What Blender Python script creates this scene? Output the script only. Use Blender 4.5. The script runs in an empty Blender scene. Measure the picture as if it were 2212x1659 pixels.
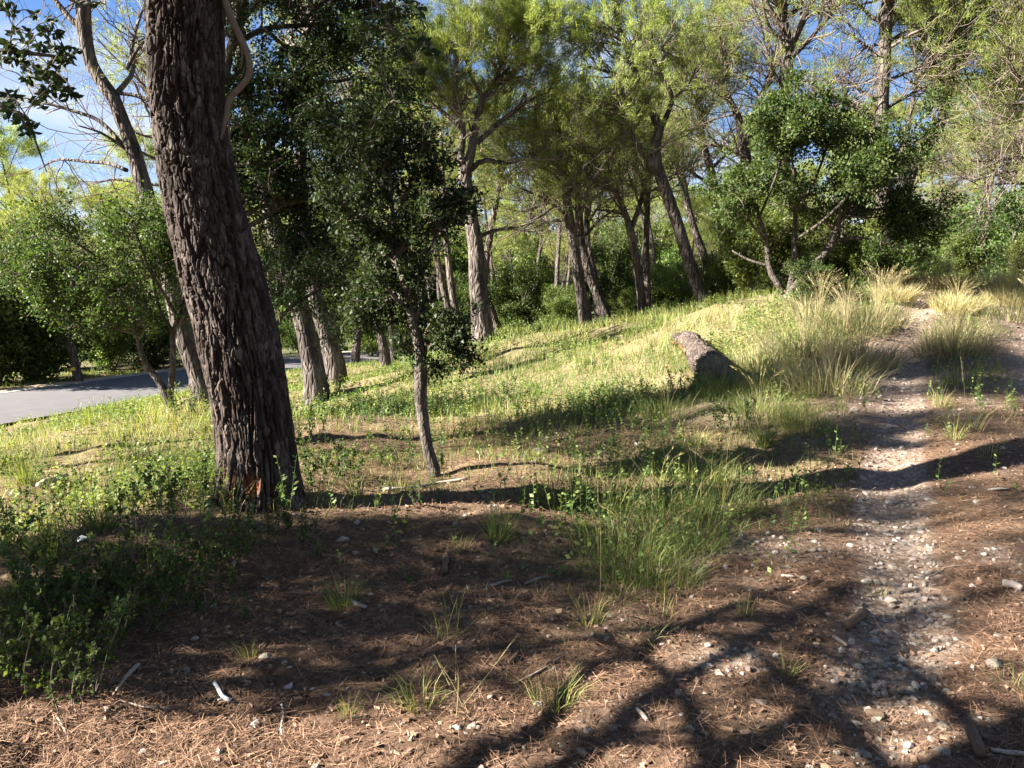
import bpy, math, random
import numpy as np
from mathutils import Vector, Matrix

rng = np.random.default_rng(11)
random.seed(11)
SC = bpy.context.scene
COL = SC.collection
rad = math.radians

# ------------------------------------------------------------------ camera, sky, sun, exposure
F, CX, CY, PITCH, CAMZ = 1671.0, 1106.0, 829.5, rad(7.0), 1.6
cam_d = bpy.data.cameras.new('camera')
cam_d.sensor_width = 36.0
cam_d.lens = F / 2212.0 * 36.0
cam_d.clip_start = 0.05
cam_d.clip_end = 2000.0
cam = bpy.data.objects.new('camera', cam_d)
COL.objects.link(cam)
cam.location = (0, 0, CAMZ)
cam.rotation_euler = (rad(90) - PITCH, 0, 0)
SC.camera = cam

SUN_EL = rad(31.0)
SHADOW_AZ = rad(12.0)            # direction in which shadows fall, from +X towards +Y
sun_dir = Vector((math.cos(SHADOW_AZ) * math.cos(SUN_EL), math.sin(SHADOW_AZ) * math.cos(SUN_EL), -math.sin(SUN_EL)))
sun_d = bpy.data.lights.new('sun', 'SUN')
sun_d.energy = 5.0
sun_d.angle = rad(0.53)
sun_d.color = (1.0, 0.93, 0.82)
sun = bpy.data.objects.new('sun', sun_d)
COL.objects.link(sun)
sun.rotation_euler = sun_dir.to_track_quat('-Z', 'Y').to_euler()
sun.location = (-20, -6, 14)

world = bpy.data.worlds.new('World')
SC.world = world
world.use_nodes = True
wn, wl = world.node_tree.nodes, world.node_tree.links
wn.clear()
w_out = wn.new('ShaderNodeOutputWorld')
w_bg = wn.new('ShaderNodeBackground')
w_bg.inputs['Strength'].default_value = 0.05
w_sky = wn.new('ShaderNodeTexSky')
w_sky.sky_type = 'NISHITA'
w_sky.sun_disc = False
w_sky.sun_elevation = SUN_EL
w_sky.sun_rotation = math.atan2(-sun_dir.x, -sun_dir.y)
w_sky.air_density = 1.0
w_sky.dust_density = 0.0
w_sky.ozone_density = 3.0
# thin clouds in the sky itself
w_tc = wn.new('ShaderNodeTexCoord')
w_map = wn.new('ShaderNodeMapping')
w_map.inputs['Scale'].default_value = (1.0, 1.0, 2.6)
w_map.inputs['Location'].default_value = (1.9, 0.6, 0.75)
w_noise = wn.new('ShaderNodeTexNoise')
w_noise.inputs['Scale'].default_value = 3.1
w_noise.inputs['Detail'].default_value = 7.0
w_noise.inputs['Roughness'].default_value = 0.55
w_ramp = wn.new('ShaderNodeValToRGB')
w_ramp.color_ramp.elements[0].position = 0.50
w_ramp.color_ramp.elements[0].color = (0, 0, 0, 1)
w_ramp.color_ramp.elements[1].position = 0.78
w_ramp.color_ramp.elements[1].color = (1, 1, 1, 1)
w_mix = wn.new('ShaderNodeMixRGB')
w_mix.inputs['Color2'].default_value = (3.0, 3.1, 3.2, 1)
wl.new(w_tc.outputs['Generated'], w_map.inputs['Vector'])
wl.new(w_map.outputs['Vector'], w_noise.inputs['Vector'])
wl.new(w_noise.outputs['Fac'], w_ramp.inputs['Fac'])
wl.new(w_ramp.outputs['Color'], w_mix.inputs['Fac'])
w_hsv = wn.new('ShaderNodeHueSaturation')
w_hsv.inputs['Saturation'].default_value = 1.25
w_hsv.inputs['Value'].default_value = 0.52
wl.new(w_sky.outputs['Color'], w_hsv.inputs['Color'])
w_tone = wn.new('ShaderNodeMixRGB'); w_tone.blend_type = 'MULTIPLY'; w_tone.inputs['Fac'].default_value = 1
w_tone.inputs['Color2'].default_value = (1.25, 0.95, 1.05, 1)
wl.new(w_hsv.outputs['Color'], w_tone.inputs['Color1'])
wl.new(w_tone.outputs['Color'], w_mix.inputs['Color1'])
wl.new(w_mix.outputs['Color'], w_bg.inputs['Color'])
wl.new(w_bg.outputs['Background'], w_out.inputs['Surface'])

SC.view_settings.view_transform = 'Standard'
SC.view_settings.look = 'None'
SC.view_settings.gamma = 1.0
SC.view_settings.use_curve_mapping = False
SC.view_settings.exposure = 2.9
SC.render.engine = 'CYCLES'
SC.cycles.max_bounces = 6
SC.cycles.diffuse_bounces = 3
SC.cycles.transmission_bounces = 4
SC.cycles.glossy_bounces = 2
SC.cycles.use_denoising = True

# ------------------------------------------------------------------ helpers: measuring
CP, SP = math.cos(PITCH), math.sin(PITCH)

def ray(px, py):
    a = (px - CX) / F
    b = (CY - py) / F
    return np.array((a, CP + b * SP, -SP + b * CP))

def P(px, py, y):
    """world point seen at photo position px, py (2212 wide) at distance y in front"""
    d = ray(px, py)
    t = y / d[1]
    return np.array((d[0] * t, y, CAMZ + d[2] * t))

def _hash(ix, iy, seed):
    h = (ix.astype(np.int64) * 374761393 + iy.astype(np.int64) * 668265263 + seed * 974634777) & 0x7fffffff
    h = ((h ^ (h >> 13)) * 1274126177) & 0x7fffffff
    h = h ^ (h >> 16)
    return (h & 0xffff) / 65535.0

def vnoise(x, y, seed=0):
    x = np.asarray(x, float); y = np.asarray(y, float)
    ix, iy = np.floor(x), np.floor(y)
    fx, fy = x - ix, y - iy
    fx = fx * fx * (3 - 2 * fx); fy = fy * fy * (3 - 2 * fy)
    a = _hash(ix, iy, seed); b = _hash(ix + 1, iy, seed)
    c = _hash(ix, iy + 1, seed); d = _hash(ix + 1, iy + 1, seed)
    return (a * (1 - fx) + b * fx) * (1 - fy) + (c * (1 - fx) + d * fx) * fy

def fbm(x, y, seed=0, octaves=4):
    s, amp, tot = 0.0, 1.0, 0.0
    for k in range(octaves):
        s = s + amp * vnoise(np.asarray(x) * 2 ** k, np.asarray(y) * 2 ** k, seed + k * 17)
        tot += amp
        amp *= 0.5
    return s / tot

def norm(v):
    return v / np.maximum(np.linalg.norm(v, axis=-1, keepdims=True), 1e-9)

def smooth(a, b, x):
    t = np.clip((x - a) / (b - a), 0, 1)
    return t * t * (3 - 2 * t)

# ------------------------------------------------------------------ terrain
anchors = [P(0, 1659, 2.4), P(1106, 1659, 2.43), P(2212, 1659, 2.5), P(0, 1300, 3.8), P(560, 1085, 5.7),
           P(942, 1030, 6.9), P(1100, 850, 12.5), P(1280, 710, 24.0), P(1045, 742, 17.0), P(680, 848, 15.0),
           P(1525, 668, 17.0), P(1530, 800, 11.2), P(1700, 640, 14.0), P(1960, 760, 11.0), P(2000, 640, 19.5),
           P(1940, 1000, 6.6), P(1960, 1300, 3.9), P(2212, 760, 11.0), P(1390, 700, 18.5), P(1912, 600, 17.0),
           P(1750, 860, 8.6), P(440, 860, 13.0), P(368, 880, 11.0), P(1310, 700, 21.0), P(830, 790, 21.0),
           P(1075, 730, 20.0), P(630, 880, 14.5), P(760, 830, 18.0), P(860, 810, 21.0), P(560, 900, 13.5)]
anchors += [np.array(a) for a in [(-5.2, 7.5, -0.25), (-7.5, 10.0, -0.62), (-10.7, 16.0, -1.22), (-14, 21.0, -1.22), (-7.6, 26.7, -1.22),
            (-8.6, 30.5, -1.22), (-4.9, 33.4, -1.2), (-16, 6, -1.22), (-20, -10, -1.2), (3, 41, -1.1), (12, 46, -0.8), (-24, 30, -1.35), (-40, 20, -1.6),
            (-40, 60, -1.2), (0, 60, -0.2), (40, 60, 2.2), (18, 40, 1.7), (45, 10, 1.4), (8, 28, 1.55), (14, 28, 1.75), (20, 12, 0.9), (8, 0, 0.05), (0, -3, 0), (-4, 0, -0.1), (-6.3, 11.5, -.6), (-4.5, 12.5, -.5),
            (-10, 0, -0.6), (0, -12, 0), (45, -12, 0.5), (-9, 4, -0.6), (5, 33, 0.6)]]
AN = np.array(anchors)

def _tps_fit(pts, z, lam):
    n = len(pts)
    d = np.linalg.norm(pts[:, None] - pts[None], axis=2)
    K = np.where(d > 0, d * d * np.log(d + 1e-12), 0.0) + lam * np.eye(n)
    A = np.zeros((n + 3, n + 3))
    A[:n, :n] = K
    A[:n, n] = 1; A[:n, n + 1:] = pts
    A[n, :n] = 1; A[n + 1:, :n] = pts.T
    return np.linalg.solve(A, np.concatenate([z, np.zeros(3)]))

def _warp(p):
    # compress distance so that near anchors keep their detail
    return np.stack([np.clip(p[:, 0], -45, 45), np.clip(p[:, 1], -12, 60)], 1)
TW = _tps_fit(_warp(AN), AN[:, 2], 0.25)
TPTS = _warp(AN)

def h_base(x, y):
    x = np.atleast_1d(np.asarray(x, float)); y = np.atleast_1d(np.asarray(y, float))
    shp = x.shape
    q = _warp(np.stack([x.ravel(), y.ravel()], 1))
    out = np.empty(len(q))
    for i in range(0, len(q), 20000):
        qq = q[i:i + 20000]
        d = np.linalg.norm(qq[:, None] - TPTS[None], axis=2)
        out[i:i + 20000] = (d * d * np.log(d + 1e-12)) @ TW[:-3] + TW[-3] + qq @ TW[-2:]
    return out.reshape(shp)

_TS = np.concatenate([np.arange(0.6, 12, 0.08), np.arange(12, 90, 0.4)])

def pick(px, py, hf):
    d = ray(px, py)
    q = d[None] * _TS[:, None]
    below = CAMZ + q[:, 2] < hf(q[:, 0], q[:, 1])
    if not below.any():
        q = d * 60
        return np.array((q[0], q[1], float(hf(q[0], q[1])[0])))
    k = max(int(np.argmax(below)), 1)
    ts = np.linspace(_TS[k - 1], _TS[k], 24)
    q = d[None] * ts[:, None]
    b2 = CAMZ + q[:, 2] < hf(q[:, 0], q[:, 1])
    q = q[int(np.argmax(b2)) if b2.any() else -1]
    return np.array((q[0], q[1], CAMZ + q[2]))

def seg_dist(x, y, poly):
    """distance to a polyline, and the arclength parameter of the nearest point"""
    x = np.asarray(x, float); y = np.asarray(y, float)
    best = np.full(x.shape, 1e9); par = np.zeros(x.shape); acc = 0.0
    for (ax, ay), (bx, by) in zip(poly[:-1], poly[1:]):
        L = math.hypot(bx - ax, by - ay) + 1e-9
        t = np.clip(((x - ax) * (bx - ax) + (y - ay) * (by - ay)) / L ** 2, 0, 1)
        d = np.hypot(x - ax - t * (bx - ax), y - ay - t * (by - ay))
        m = d < best
        best = np.where(m, d, best); par = np.where(m, acc + t * L, par)
        acc += L
    return best, par

def chaikin(pts, n=2):
    pts = np.array(pts, float)
    for _ in range(n):
        q = [pts[0]]
        for a, b in zip(pts[:-1], pts[1:]):
            q += [a * .75 + b * .25, a * .25 + b * .75]
        q.append(pts[-1])
        pts = np.array(q)
    return pts

RUT_L = [pick(px, py, h_base)[:2] for px, py in [(1880, 1655), (1965, 1380), (1925, 1120), (1935, 960), (1950, 850), (1962, 765), (1985, 695), (2000, 645)]]
RUT_L = [np.array((RUT_L[0][0] - .25, 0.6))] + RUT_L + [RUT_L[-1] + np.array((1.2, 8.0)), RUT_L[-1] + np.array((4.0, 22.0))]
RUT_L = chaikin(RUT_L, 2)
_t = norm(np.gradient(RUT_L, axis=0))
RUT_R = RUT_L + np.stack([_t[:, 1], -_t[:, 0]], 1) * 1.5
PATH_MID = (RUT_L + RUT_R) / 2
ROAD = chaikin([(-22, -16), (-19.5, -6), (-16.2, 6), (-12.4, 18.5), (-8.6, 28.5), (-4.4, 34.6), (3, 40), (14, 45), (30, 49)], 3)
ROAD_W = 2.35
ROAD_Z = -1.2

def road_z(par):
    return ROAD_Z + 0.0 * par

def h_exact(x, y):
    x = np.atleast_1d(np.asarray(x, float)); y = np.atleast_1d(np.asarray(y, float))
    z = h_base(x, y)
    near = np.exp(-((y - 5) / 14) ** 2)
    dl, _ = seg_dist(x, y, RUT_L)
    dr, _ = seg_dist(x, y, RUT_R)
    d = np.minimum(dl, dr)
    trk = np.exp(-(d / 0.28) ** 2)
    dm, _ = seg_dist(x, y, PATH_MID)
    on = smooth(1.9, 1.2, dm)
    rough = (fbm(x * .9, y * .9, 3, 3) - .5) * .18 + (fbm(x * 3.1, y * 3.1, 9, 3) - .5) * .10
    fine = (fbm(x * 9, y * 9, 21, 3) - .5) * .05 * near
    z = z + rough * (1 - .75 * on) + fine * (1 - .5 * on) - .07 * trk + .03 * on
    # mound of bark and needles round the foot of the big pine, and the small scarp in front of it
    z = z + .10 * np.exp(-(((x + 1.85) / .8) ** 2 + ((y - 5.6) / .8) ** 2))
    s = smooth(-.15, .25, (y - (4.35 + .22 * x + .5 * (fbm(x * .8, y * .3, 40, 2) - .5)))) * smooth(1.2, -.4, x) * smooth(-3.6, -2.2, x)
    z = z + .12 * s * smooth(9, 6.5, y)
    far = np.hypot(x, y)
    z = z + 16 * smooth(62, 240, far) * (y > -20)
    rd, par = seg_dist(x, y, ROAD)
    k = smooth(ROAD_W + 1.3, ROAD_W + .15, rd)
    z = z * (1 - k) + (road_z(par) - .06) * k
    return z

GRID = {}

def h(x, y):
    """height of the ground, read off the ground grid"""
    x = np.atleast_1d(np.asarray(x, float)); y = np.atleast_1d(np.asarray(y, float))
    gx, gy, Z = GRID['x'], GRID['y'], GRID['z']
    i = np.clip(np.searchsorted(gx, x) - 1, 0, len(gx) - 2); j = np.clip(np.searchsorted(gy, y) - 1, 0, len(gy) - 2)
    u = np.clip((x - gx[i]) / (gx[i + 1] - gx[i]), 0, 1); v = np.clip((y - gy[j]) / (gy[j + 1] - gy[j]), 0, 1)
    return (Z[j, i] * (1 - u) + Z[j, i + 1] * u) * (1 - v) + (Z[j + 1, i] * (1 - u) + Z[j + 1, i + 1] * u) * v

def G(px, py):
    return pick(px, py, h)

def gz(x, y):
    return float(h(x, y)[0])

# ------------------------------------------------------------------ helpers: objects
def base_name(n):
    return n

def tag(o, label=None, cat=None, group=None, kind=None):
    if label: o['label'] = label
    if cat: o['category'] = cat
    if group: o['group'] = group
    if kind: o['kind'] = kind
    return o

def thing(name, loc, label, cat, group=None):
    o = bpy.data.objects.new(name, None)
    o.empty_display_size = 0.1
    COL.objects.link(o)
    o.location = loc
    return tag(o, label, cat, group)

def copy_tree(o, parent=None):
    c = o.copy()
    COL.objects.link(c)
    if parent is not None:
        c.parent = parent
    for ch in o.children:
        copy_tree(ch, c)
    return c

class MB:
    """collects triangles and quads, then links them as one mesh object"""
    def __init__(s):
        s.v = []; s.q = []; s.t = []; s.ti = []; s.n = 0
    def add(s, v, quads=None, tris=None, tint=0.5):
        v = np.asarray(v, float).reshape(-1, 3)
        s.v.append(v)
        if quads is not None and len(quads): s.q.append(np.asarray(quads, np.int64).reshape(-1, 4) + s.n)
        if tris is not None and len(tris): s.t.append(np.asarray(tris, np.int64).reshape(-1, 3) + s.n)
        s.ti.append(np.broadcast_to(np.asarray(tint, float), (len(v),)).copy())
        s.n += len(v)
        return s
    def tube(s, pts, r, sides=6, tint=.5, cap=True, wob=0.0):
        pts = np.asarray(pts, float); n = len(pts)
        r = np.broadcast_to(np.asarray(r, float), (n,))
        T = norm(np.gradient(pts, axis=0))
        u = np.cross(T[0], (0.31, 0.17, 0.93))
        if np.linalg.norm(u) < .1: u = np.cross(T[0], (1, 0, 0))
        U = np.empty((n, 3)); 
        for i in range(n):
            u = u - T[i] * np.dot(u, T[i]); u = u / np.linalg.norm(u); U[i] = u
        W = np.cross(T, U)
        a = np.linspace(0, 2 * math.pi, sides, endpoint=False)
        rr = r[:, None] * (1 + wob * (rng.random((n, sides)) - .5))
        V = pts[:, None] + (U[:, None] * np.cos(a)[None, :, None] + W[:, None] * np.sin(a)[None, :, None]) * rr[..., None]
        i = np.arange(n - 1)[:, None]; j = np.arange(sides)[None]
        q = np.stack([i * sides + j, i * sides + (j + 1) % sides, (i + 1) * sides + (j + 1) % sides, (i + 1) * sides + j], -1)
        V = V.reshape(-1, 3)
        tr = None
        if cap:
            V = np.concatenate([V, pts[:1], pts[-1:]])
            j = np.arange(sides)
            tr = np.concatenate([np.stack([np.full(sides, n * sides), (j + 1) % sides, j], 1),
                                 np.stack([np.full(sides, n * sides + 1), (n - 1) * sides + j, (n - 1) * sides + (j + 1) % sides], 1)])
        return s.add(V, q.reshape(-1, 4), tr, tint)
    def tubes(s, Pts, R, sides=3, tint=.5):
        """many tubes at once: Pts (T,K,3), R (T,K)"""
        Tn, K = R.shape
        if Tn == 0: return s
        D = norm(np.gradient(Pts, axis=1))
        ref = norm(rng.normal(size=(Tn, 1, 3)))
        U = norm(np.cross(D, ref)); W = np.cross(D, U)
        a = np.linspace(0, 2 * math.pi, sides, endpoint=False)
        V = Pts[:, :, None] + (U[:, :, None] * np.cos(a)[None, None, :, None] + W[:, :, None] * np.sin(a)[None, None, :, None]) * R[:, :, None, None]
        t = np.arange(Tn)[:, None, None] * K * sides; i = np.arange(K - 1)[None, :, None]; j = np.arange(sides)[None, None]
        q = np.stack([t + i * sides + j, t + i * sides + (j + 1) % sides, t + (i + 1) * sides + (j + 1) % sides, t + (i + 1) * sides + j], -1)
        ti = np.repeat(np.broadcast_to(np.asarray(tint, float), (Tn,)), K * sides)
        return s.add(V.reshape(-1, 3), q.reshape(-1, 4), None, ti)
    def mesh(s, name, mat, origin=None, smooth_shade=True):
        me = bpy.data.meshes.new(name)
        V = np.concatenate(s.v) if s.v else np.zeros((0, 3))
        if origin is not None: V = V - np.asarray(origin, float)
        Q = np.concatenate(s.q) if s.q else np.zeros((0, 4), np.int64)
        T = np.concatenate(s.t) if s.t else np.zeros((0, 3), np.int64)
        me.vertices.add(len(V)); me.vertices.foreach_set('co', V.astype(np.float32).ravel())
        nl = Q.size + T.size
        me.loops.add(nl)
        me.loops.foreach_set('vertex_index', np.concatenate([Q.ravel(), T.ravel()]).astype(np.int32))
        me.polygons.add(len(Q) + len(T))
        starts = np.concatenate([np.arange(len(Q)) * 4, Q.size + np.arange(len(T)) * 3]).astype(np.int32)
        me.polygons.foreach_set('loop_start', starts)
        me.polygons.foreach_set('use_smooth', np.full(len(Q) + len(T), smooth_shade))
        at = me.attributes.new('tint', 'FLOAT', 'POINT')
        at.data.foreach_set('value', np.concatenate(s.ti).astype(np.float32) if s.ti else np.zeros(0, np.float32))
        me.update(calc_edges=True)
        me.materials.append(mat)
        return me
    def build(s, name, mat, parent=None, origin=None, kind=None, smooth_shade=True):
        o = bpy.data.objects.new(name, s.mesh(name, mat, origin, smooth_shade))
        COL.objects.link(o)
        if parent is not None: o.parent = parent
        if kind: o['kind'] = kind
        return o

# ------------------------------------------------------------------ materials
def new_mat(name):
    m = bpy.data.materials.new(name)
    m.use_nodes = True
    nt = m.node_tree
    nt.nodes.clear()
    out = nt.nodes.new('ShaderNodeOutputMaterial')
    return m, nt, out

def ramp(nt, fac, stops):
    r = nt.nodes.new('ShaderNodeValToRGB')
    el = r.color_ramp.elements
    while len(el) < len(stops): el.new(0.5)
    for e, (p, c) in zip(el, stops):
        e.position = p; e.color = (*c, 1)
    nt.links.new(fac, r.inputs['Fac'])
    return r.outputs['Color']

def attr(nt, name):
    a = nt.nodes.new('ShaderNodeAttribute')
    a.attribute_name = name
    return a

def leaf_mat(name, stops, transl=0.35, rough=0.55, tcol=None, spec=.3, hue_var=.02, val_var=.3):
    m, nt, out = new_mat(name)
    col = ramp(nt, attr(nt, 'tint').outputs['Fac'], stops)
    oi = nt.nodes.new('ShaderNodeObjectInfo')
    hsv = nt.nodes.new('ShaderNodeHueSaturation')
    mh = nt.nodes.new('ShaderNodeMapRange')
    mh.inputs['To Min'].default_value = .5 - hue_var; mh.inputs['To Max'].default_value = .5 + hue_var
    mv = nt.nodes.new('ShaderNodeMapRange')
    mv.inputs['To Min'].default_value = 1 - val_var; mv.inputs['To Max'].default_value = 1 + val_var
    nt.links.new(oi.outputs['Random'], mh.inputs['Value']); nt.links.new(oi.outputs['Random'], mv.inputs['Value'])
    nt.links.new(mh.outputs['Result'], hsv.inputs['Hue']); nt.links.new(mv.outputs['Result'], hsv.inputs['Value'])
    nt.links.new(col, hsv.inputs['Color'])
    b = nt.nodes.new('ShaderNodeBsdfPrincipled')
    b.inputs['Roughness'].default_value = rough
    b.inputs['Specular IOR Level'].default_value = spec
    nt.links.new(hsv.outputs['Color'], b.inputs['Base Color'])
    t = nt.nodes.new('ShaderNodeBsdfTranslucent')
    mul = nt.nodes.new('ShaderNodeMixRGB'); mul.blend_type = 'MULTIPLY'; mul.inputs['Fac'].default_value = 1
    mul.inputs['Color2'].default_value = (*(tcol or (1.5, 1.5, .8)), 1)
    nt.links.new(hsv.outputs['Color'], mul.inputs['Color1'])
    nt.links.new(mul.outputs['Color'], t.inputs['Color'])
    mx = nt.nodes.new('ShaderNodeMixShader')
    mx.inputs['Fac'].default_value = transl
    nt.links.new(b.outputs['BSDF'], mx.inputs[1]); nt.links.new(t.outputs['BSDF'], mx.inputs[2])
    nt.links.new(mx.outputs['Shader'], out.inputs['Surface'])
    return m

def bark_mat(name, stops, scale=(9, 9, 2.4), bump=.6, dist=.02, use_attr=None, rough=.9):
    m, nt, out = new_mat(name)
    tc = nt.nodes.new('ShaderNodeTexCoord')
    mp = nt.nodes.new('ShaderNodeMapping')
    mp.inputs['Scale'].default_value = scale
    nt.links.new(tc.outputs['Object'], mp.inputs['Vector'])
    wob = nt.nodes.new('ShaderNodeTexNoise'); wob.inputs['Scale'].default_value = 1.2; wob.inputs['Detail'].default_value = 3
    nt.links.new(mp.outputs['Vector'], wob.inputs['Vector'])
    addv = nt.nodes.new('ShaderNodeMixRGB'); addv.blend_type = 'ADD'; addv.inputs['Fac'].default_value = .5
    nt.links.new(mp.outputs['Vector'], addv.inputs['Color1']); nt.links.new(wob.outputs['Color'], addv.inputs['Color2'])
    vo = nt.nodes.new('ShaderNodeTexVoronoi'); vo.feature = 'DISTANCE_TO_EDGE'; vo.inputs['Scale'].default_value = 1.6
    nt.links.new(addv.outputs['Color'], vo.inputs['Vector'])
    vc = nt.nodes.new('ShaderNodeTexVoronoi'); vc.feature = 'F1'; vc.inputs['Scale'].default_value = 1.6
    nt.links.new(addv.outputs['Color'], vc.inputs['Vector'])
    n2 = nt.nodes.new('ShaderNodeTexNoise'); n2.inputs['Scale'].default_value = 5; n2.inputs['Detail'].default_value = 6
    nt.links.new(mp.outputs['Vector'], n2.inputs['Vector'])
    sep = nt.nodes.new('ShaderNodeSeparateColor')
    nt.links.new(vc.outputs['Color'], sep.inputs['Color'])
    mixf = nt.nodes.new('ShaderNodeMath'); mixf.operation = 'MULTIPLY_ADD'
    nt.links.new(sep.outputs['Red'], mixf.inputs[0]); mixf.inputs[1].default_value = .45
    half = nt.nodes.new('ShaderNodeMath'); half.operation = 'MULTIPLY'; half.inputs[1].default_value = .55
    nt.links.new(n2.outputs['Fac'], half.inputs[0]); nt.links.new(half.outputs[0], mixf.inputs[2])
    col = ramp(nt, mixf.outputs[0], stops)
    lo = nt.nodes.new('ShaderNodeTexNoise'); lo.inputs['Scale'].default_value = .35; lo.inputs['Detail'].default_value = 3
    nt.links.new(mp.outputs['Vector'], lo.inputs['Vector'])
    lm = nt.nodes.new('ShaderNodeMapRange'); lm.inputs['From Min'].default_value = .3; lm.inputs['From Max'].default_value = .7
    lm.inputs['To Min'].default_value = .62; lm.inputs['To Max'].default_value = 1.35
    nt.links.new(lo.outputs['Fac'], lm.inputs['Value'])
    lh = nt.nodes.new('ShaderNodeHueSaturation'); nt.links.new(col, lh.inputs['Color']); nt.links.new(lm.outputs['Result'], lh.inputs['Value'])
    col = lh.outputs['Color']
    b = nt.nodes.new('ShaderNodeBsdfPrincipled')
    b.inputs['Roughness'].default_value = rough
    b.inputs['Specular IOR Level'].default_value = .15
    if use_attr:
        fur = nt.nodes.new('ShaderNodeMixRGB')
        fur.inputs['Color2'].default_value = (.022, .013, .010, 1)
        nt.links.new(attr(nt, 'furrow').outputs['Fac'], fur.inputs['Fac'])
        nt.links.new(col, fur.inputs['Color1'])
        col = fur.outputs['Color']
        red = nt.nodes.new('ShaderNodeMixRGB')
        red.inputs['Color2'].default_value = (.20, .068, .035, 1)
        nt.links.new(attr(nt, use_attr).outputs['Fac'], red.inputs['Fac'])
        nt.links.new(col, red.inputs['Color1'])
        col = red.outputs['Color']
    nt.links.new(col, b.inputs['Base Color'])
    cl = nt.nodes.new('ShaderNodeMapRange'); cl.inputs['From Max'].default_value = .28
    nt.links.new(vo.outputs['Distance'], cl.inputs['Value'])
    hh = nt.nodes.new('ShaderNodeMath'); hh.operation = 'MULTIPLY_ADD'
    nt.links.new(n2.outputs['Fac'], hh.inputs[0]); hh.inputs[1].default_value = .5
    nt.links.new(cl.outputs['Result'], hh.inputs[2])
    bp = nt.nodes.new('ShaderNodeBump'); bp.inputs['Strength'].default_value = bump; bp.inputs['Distance'].default_value = dist
    nt.links.new(hh.outputs[0], bp.inputs['Height'])
    nt.links.new(bp.outputs['Normal'], b.inputs['Normal'])
    nt.links.new(b.outputs['BSDF'], out.inputs['Surface'])
    return m

def plain_mat(name, stops, scale=20.0, rough=.85, bump=.3, dist=.01, tint=True, spec=.2):
    """colour ramp driven by the mesh's own tint attribute and noise"""
    m, nt, out = new_mat(name)
    tc = nt.nodes.new('ShaderNodeTexCoord')
    n = nt.nodes.new('ShaderNodeTexNoise'); n.inputs['Scale'].default_value = scale; n.inputs['Detail'].default_value = 6
    nt.links.new(tc.outputs['Object'], n.inputs['Vector'])
    f = n.outputs['Fac']
    if tint:
        a = nt.nodes.new('ShaderNodeMath'); a.operation = 'MULTIPLY_ADD'; a.inputs[1].default_value = .6
        nt.links.new(attr(nt, 'tint').outputs['Fac'], a.inputs[0])
        s = nt.nodes.new('ShaderNodeMath'); s.operation = 'MULTIPLY'; s.inputs[1].default_value = .4
        nt.links.new(f, s.inputs[0]); nt.links.new(s.outputs[0], a.inputs[2])
        f2 = a.outputs[0]
    else:
        oi = nt.nodes.new('ShaderNodeObjectInfo')
        a = nt.nodes.new('ShaderNodeMath'); a.operation = 'MULTIPLY_ADD'; a.inputs[1].default_value = .55
        nt.links.new(oi.outputs['Random'], a.inputs[0])
        s = nt.nodes.new('ShaderNodeMath'); s.operation = 'MULTIPLY'; s.inputs[1].default_value = .45
        nt.links.new(f, s.inputs[0]); nt.links.new(s.outputs[0], a.inputs[2])
        f2 = a.outputs[0]
    col = ramp(nt, f2, stops)
    b = nt.nodes.new('ShaderNodeBsdfPrincipled')
    b.inputs['Roughness'].default_value = rough
    b.inputs['Specular IOR Level'].default_value = spec
    nt.links.new(col, b.inputs['Base Color'])
    bp = nt.nodes.new('ShaderNodeBump'); bp.inputs['Strength'].default_value = bump; bp.inputs['Distance'].default_value = dist
    nt.links.new(f, bp.inputs['Height']); nt.links.new(bp.outputs['Normal'], b.inputs['Normal'])
    nt.links.new(b.outputs['BSDF'], out.inputs['Surface'])
    return m

M_PINEFAR = leaf_mat('far_pine_needles', [(0, (.09, .125, .035)), (.5, (.19, .24, .06)), (1, (.30, .33, .09))], .5, .5, (1.5, 1.4, .7), hue_var=.015, val_var=.2)
M_PINE = leaf_mat('pine_needles', [(0, (.085, .12, .036)), (.5, (.18, .232, .062)), (1, (.30, .34, .105))], .5, .5, (1.5, 1.4, .7), hue_var=.012, val_var=.2)
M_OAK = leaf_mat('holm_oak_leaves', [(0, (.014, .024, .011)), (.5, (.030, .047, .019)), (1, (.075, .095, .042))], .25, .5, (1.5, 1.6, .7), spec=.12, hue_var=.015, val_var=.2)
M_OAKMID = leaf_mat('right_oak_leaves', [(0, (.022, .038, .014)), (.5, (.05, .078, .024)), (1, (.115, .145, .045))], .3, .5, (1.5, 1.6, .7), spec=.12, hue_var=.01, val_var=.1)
M_OAKLIT = leaf_mat('sunlit_oak_leaves', [(0, (.04, .065, .018)), (.5, (.085, .125, .03)), (1, (.18, .20, .05))], .4, .5, (1.5, 1.5, .7), hue_var=.02, val_var=.2)  # brighter oak leaf green, sunlight put into the colour of shaded bushes
M_GRASS = leaf_mat('grass_blades', [(0, (.055, .09, .028)), (.35, (.13, .17, .05)), (.7, (.27, .26, .09)), (1, (.45, .37, .18))], .35, .55, (1.4, 1.4, .7), hue_var=.0, val_var=.0)
M_STRAW = leaf_mat('dry_grass', [(0, (.07, .085, .04)), (.5, (.19, .175, .085)), (1, (.44, .37, .20))], .3, .6, (1.2, 1.15, .7), hue_var=.01, val_var=.15)
M_YELLOWGRASS = leaf_mat('yellow_grass', [(0, (.17, .165, .075)), (.5, (.35, .31, .15)), (1, (.52, .45, .25))], .4, .6, (1.2, 1.15, .7), hue_var=.01, val_var=.1)
M_HERB = leaf_mat('herb_leaves', [(0, (.05, .095, .03)), (.5, (.135, .195, .055)), (1, (.29, .30, .10))], .38, .5, (1.5, 1.45, .6), hue_var=.0, val_var=.0)
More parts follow.
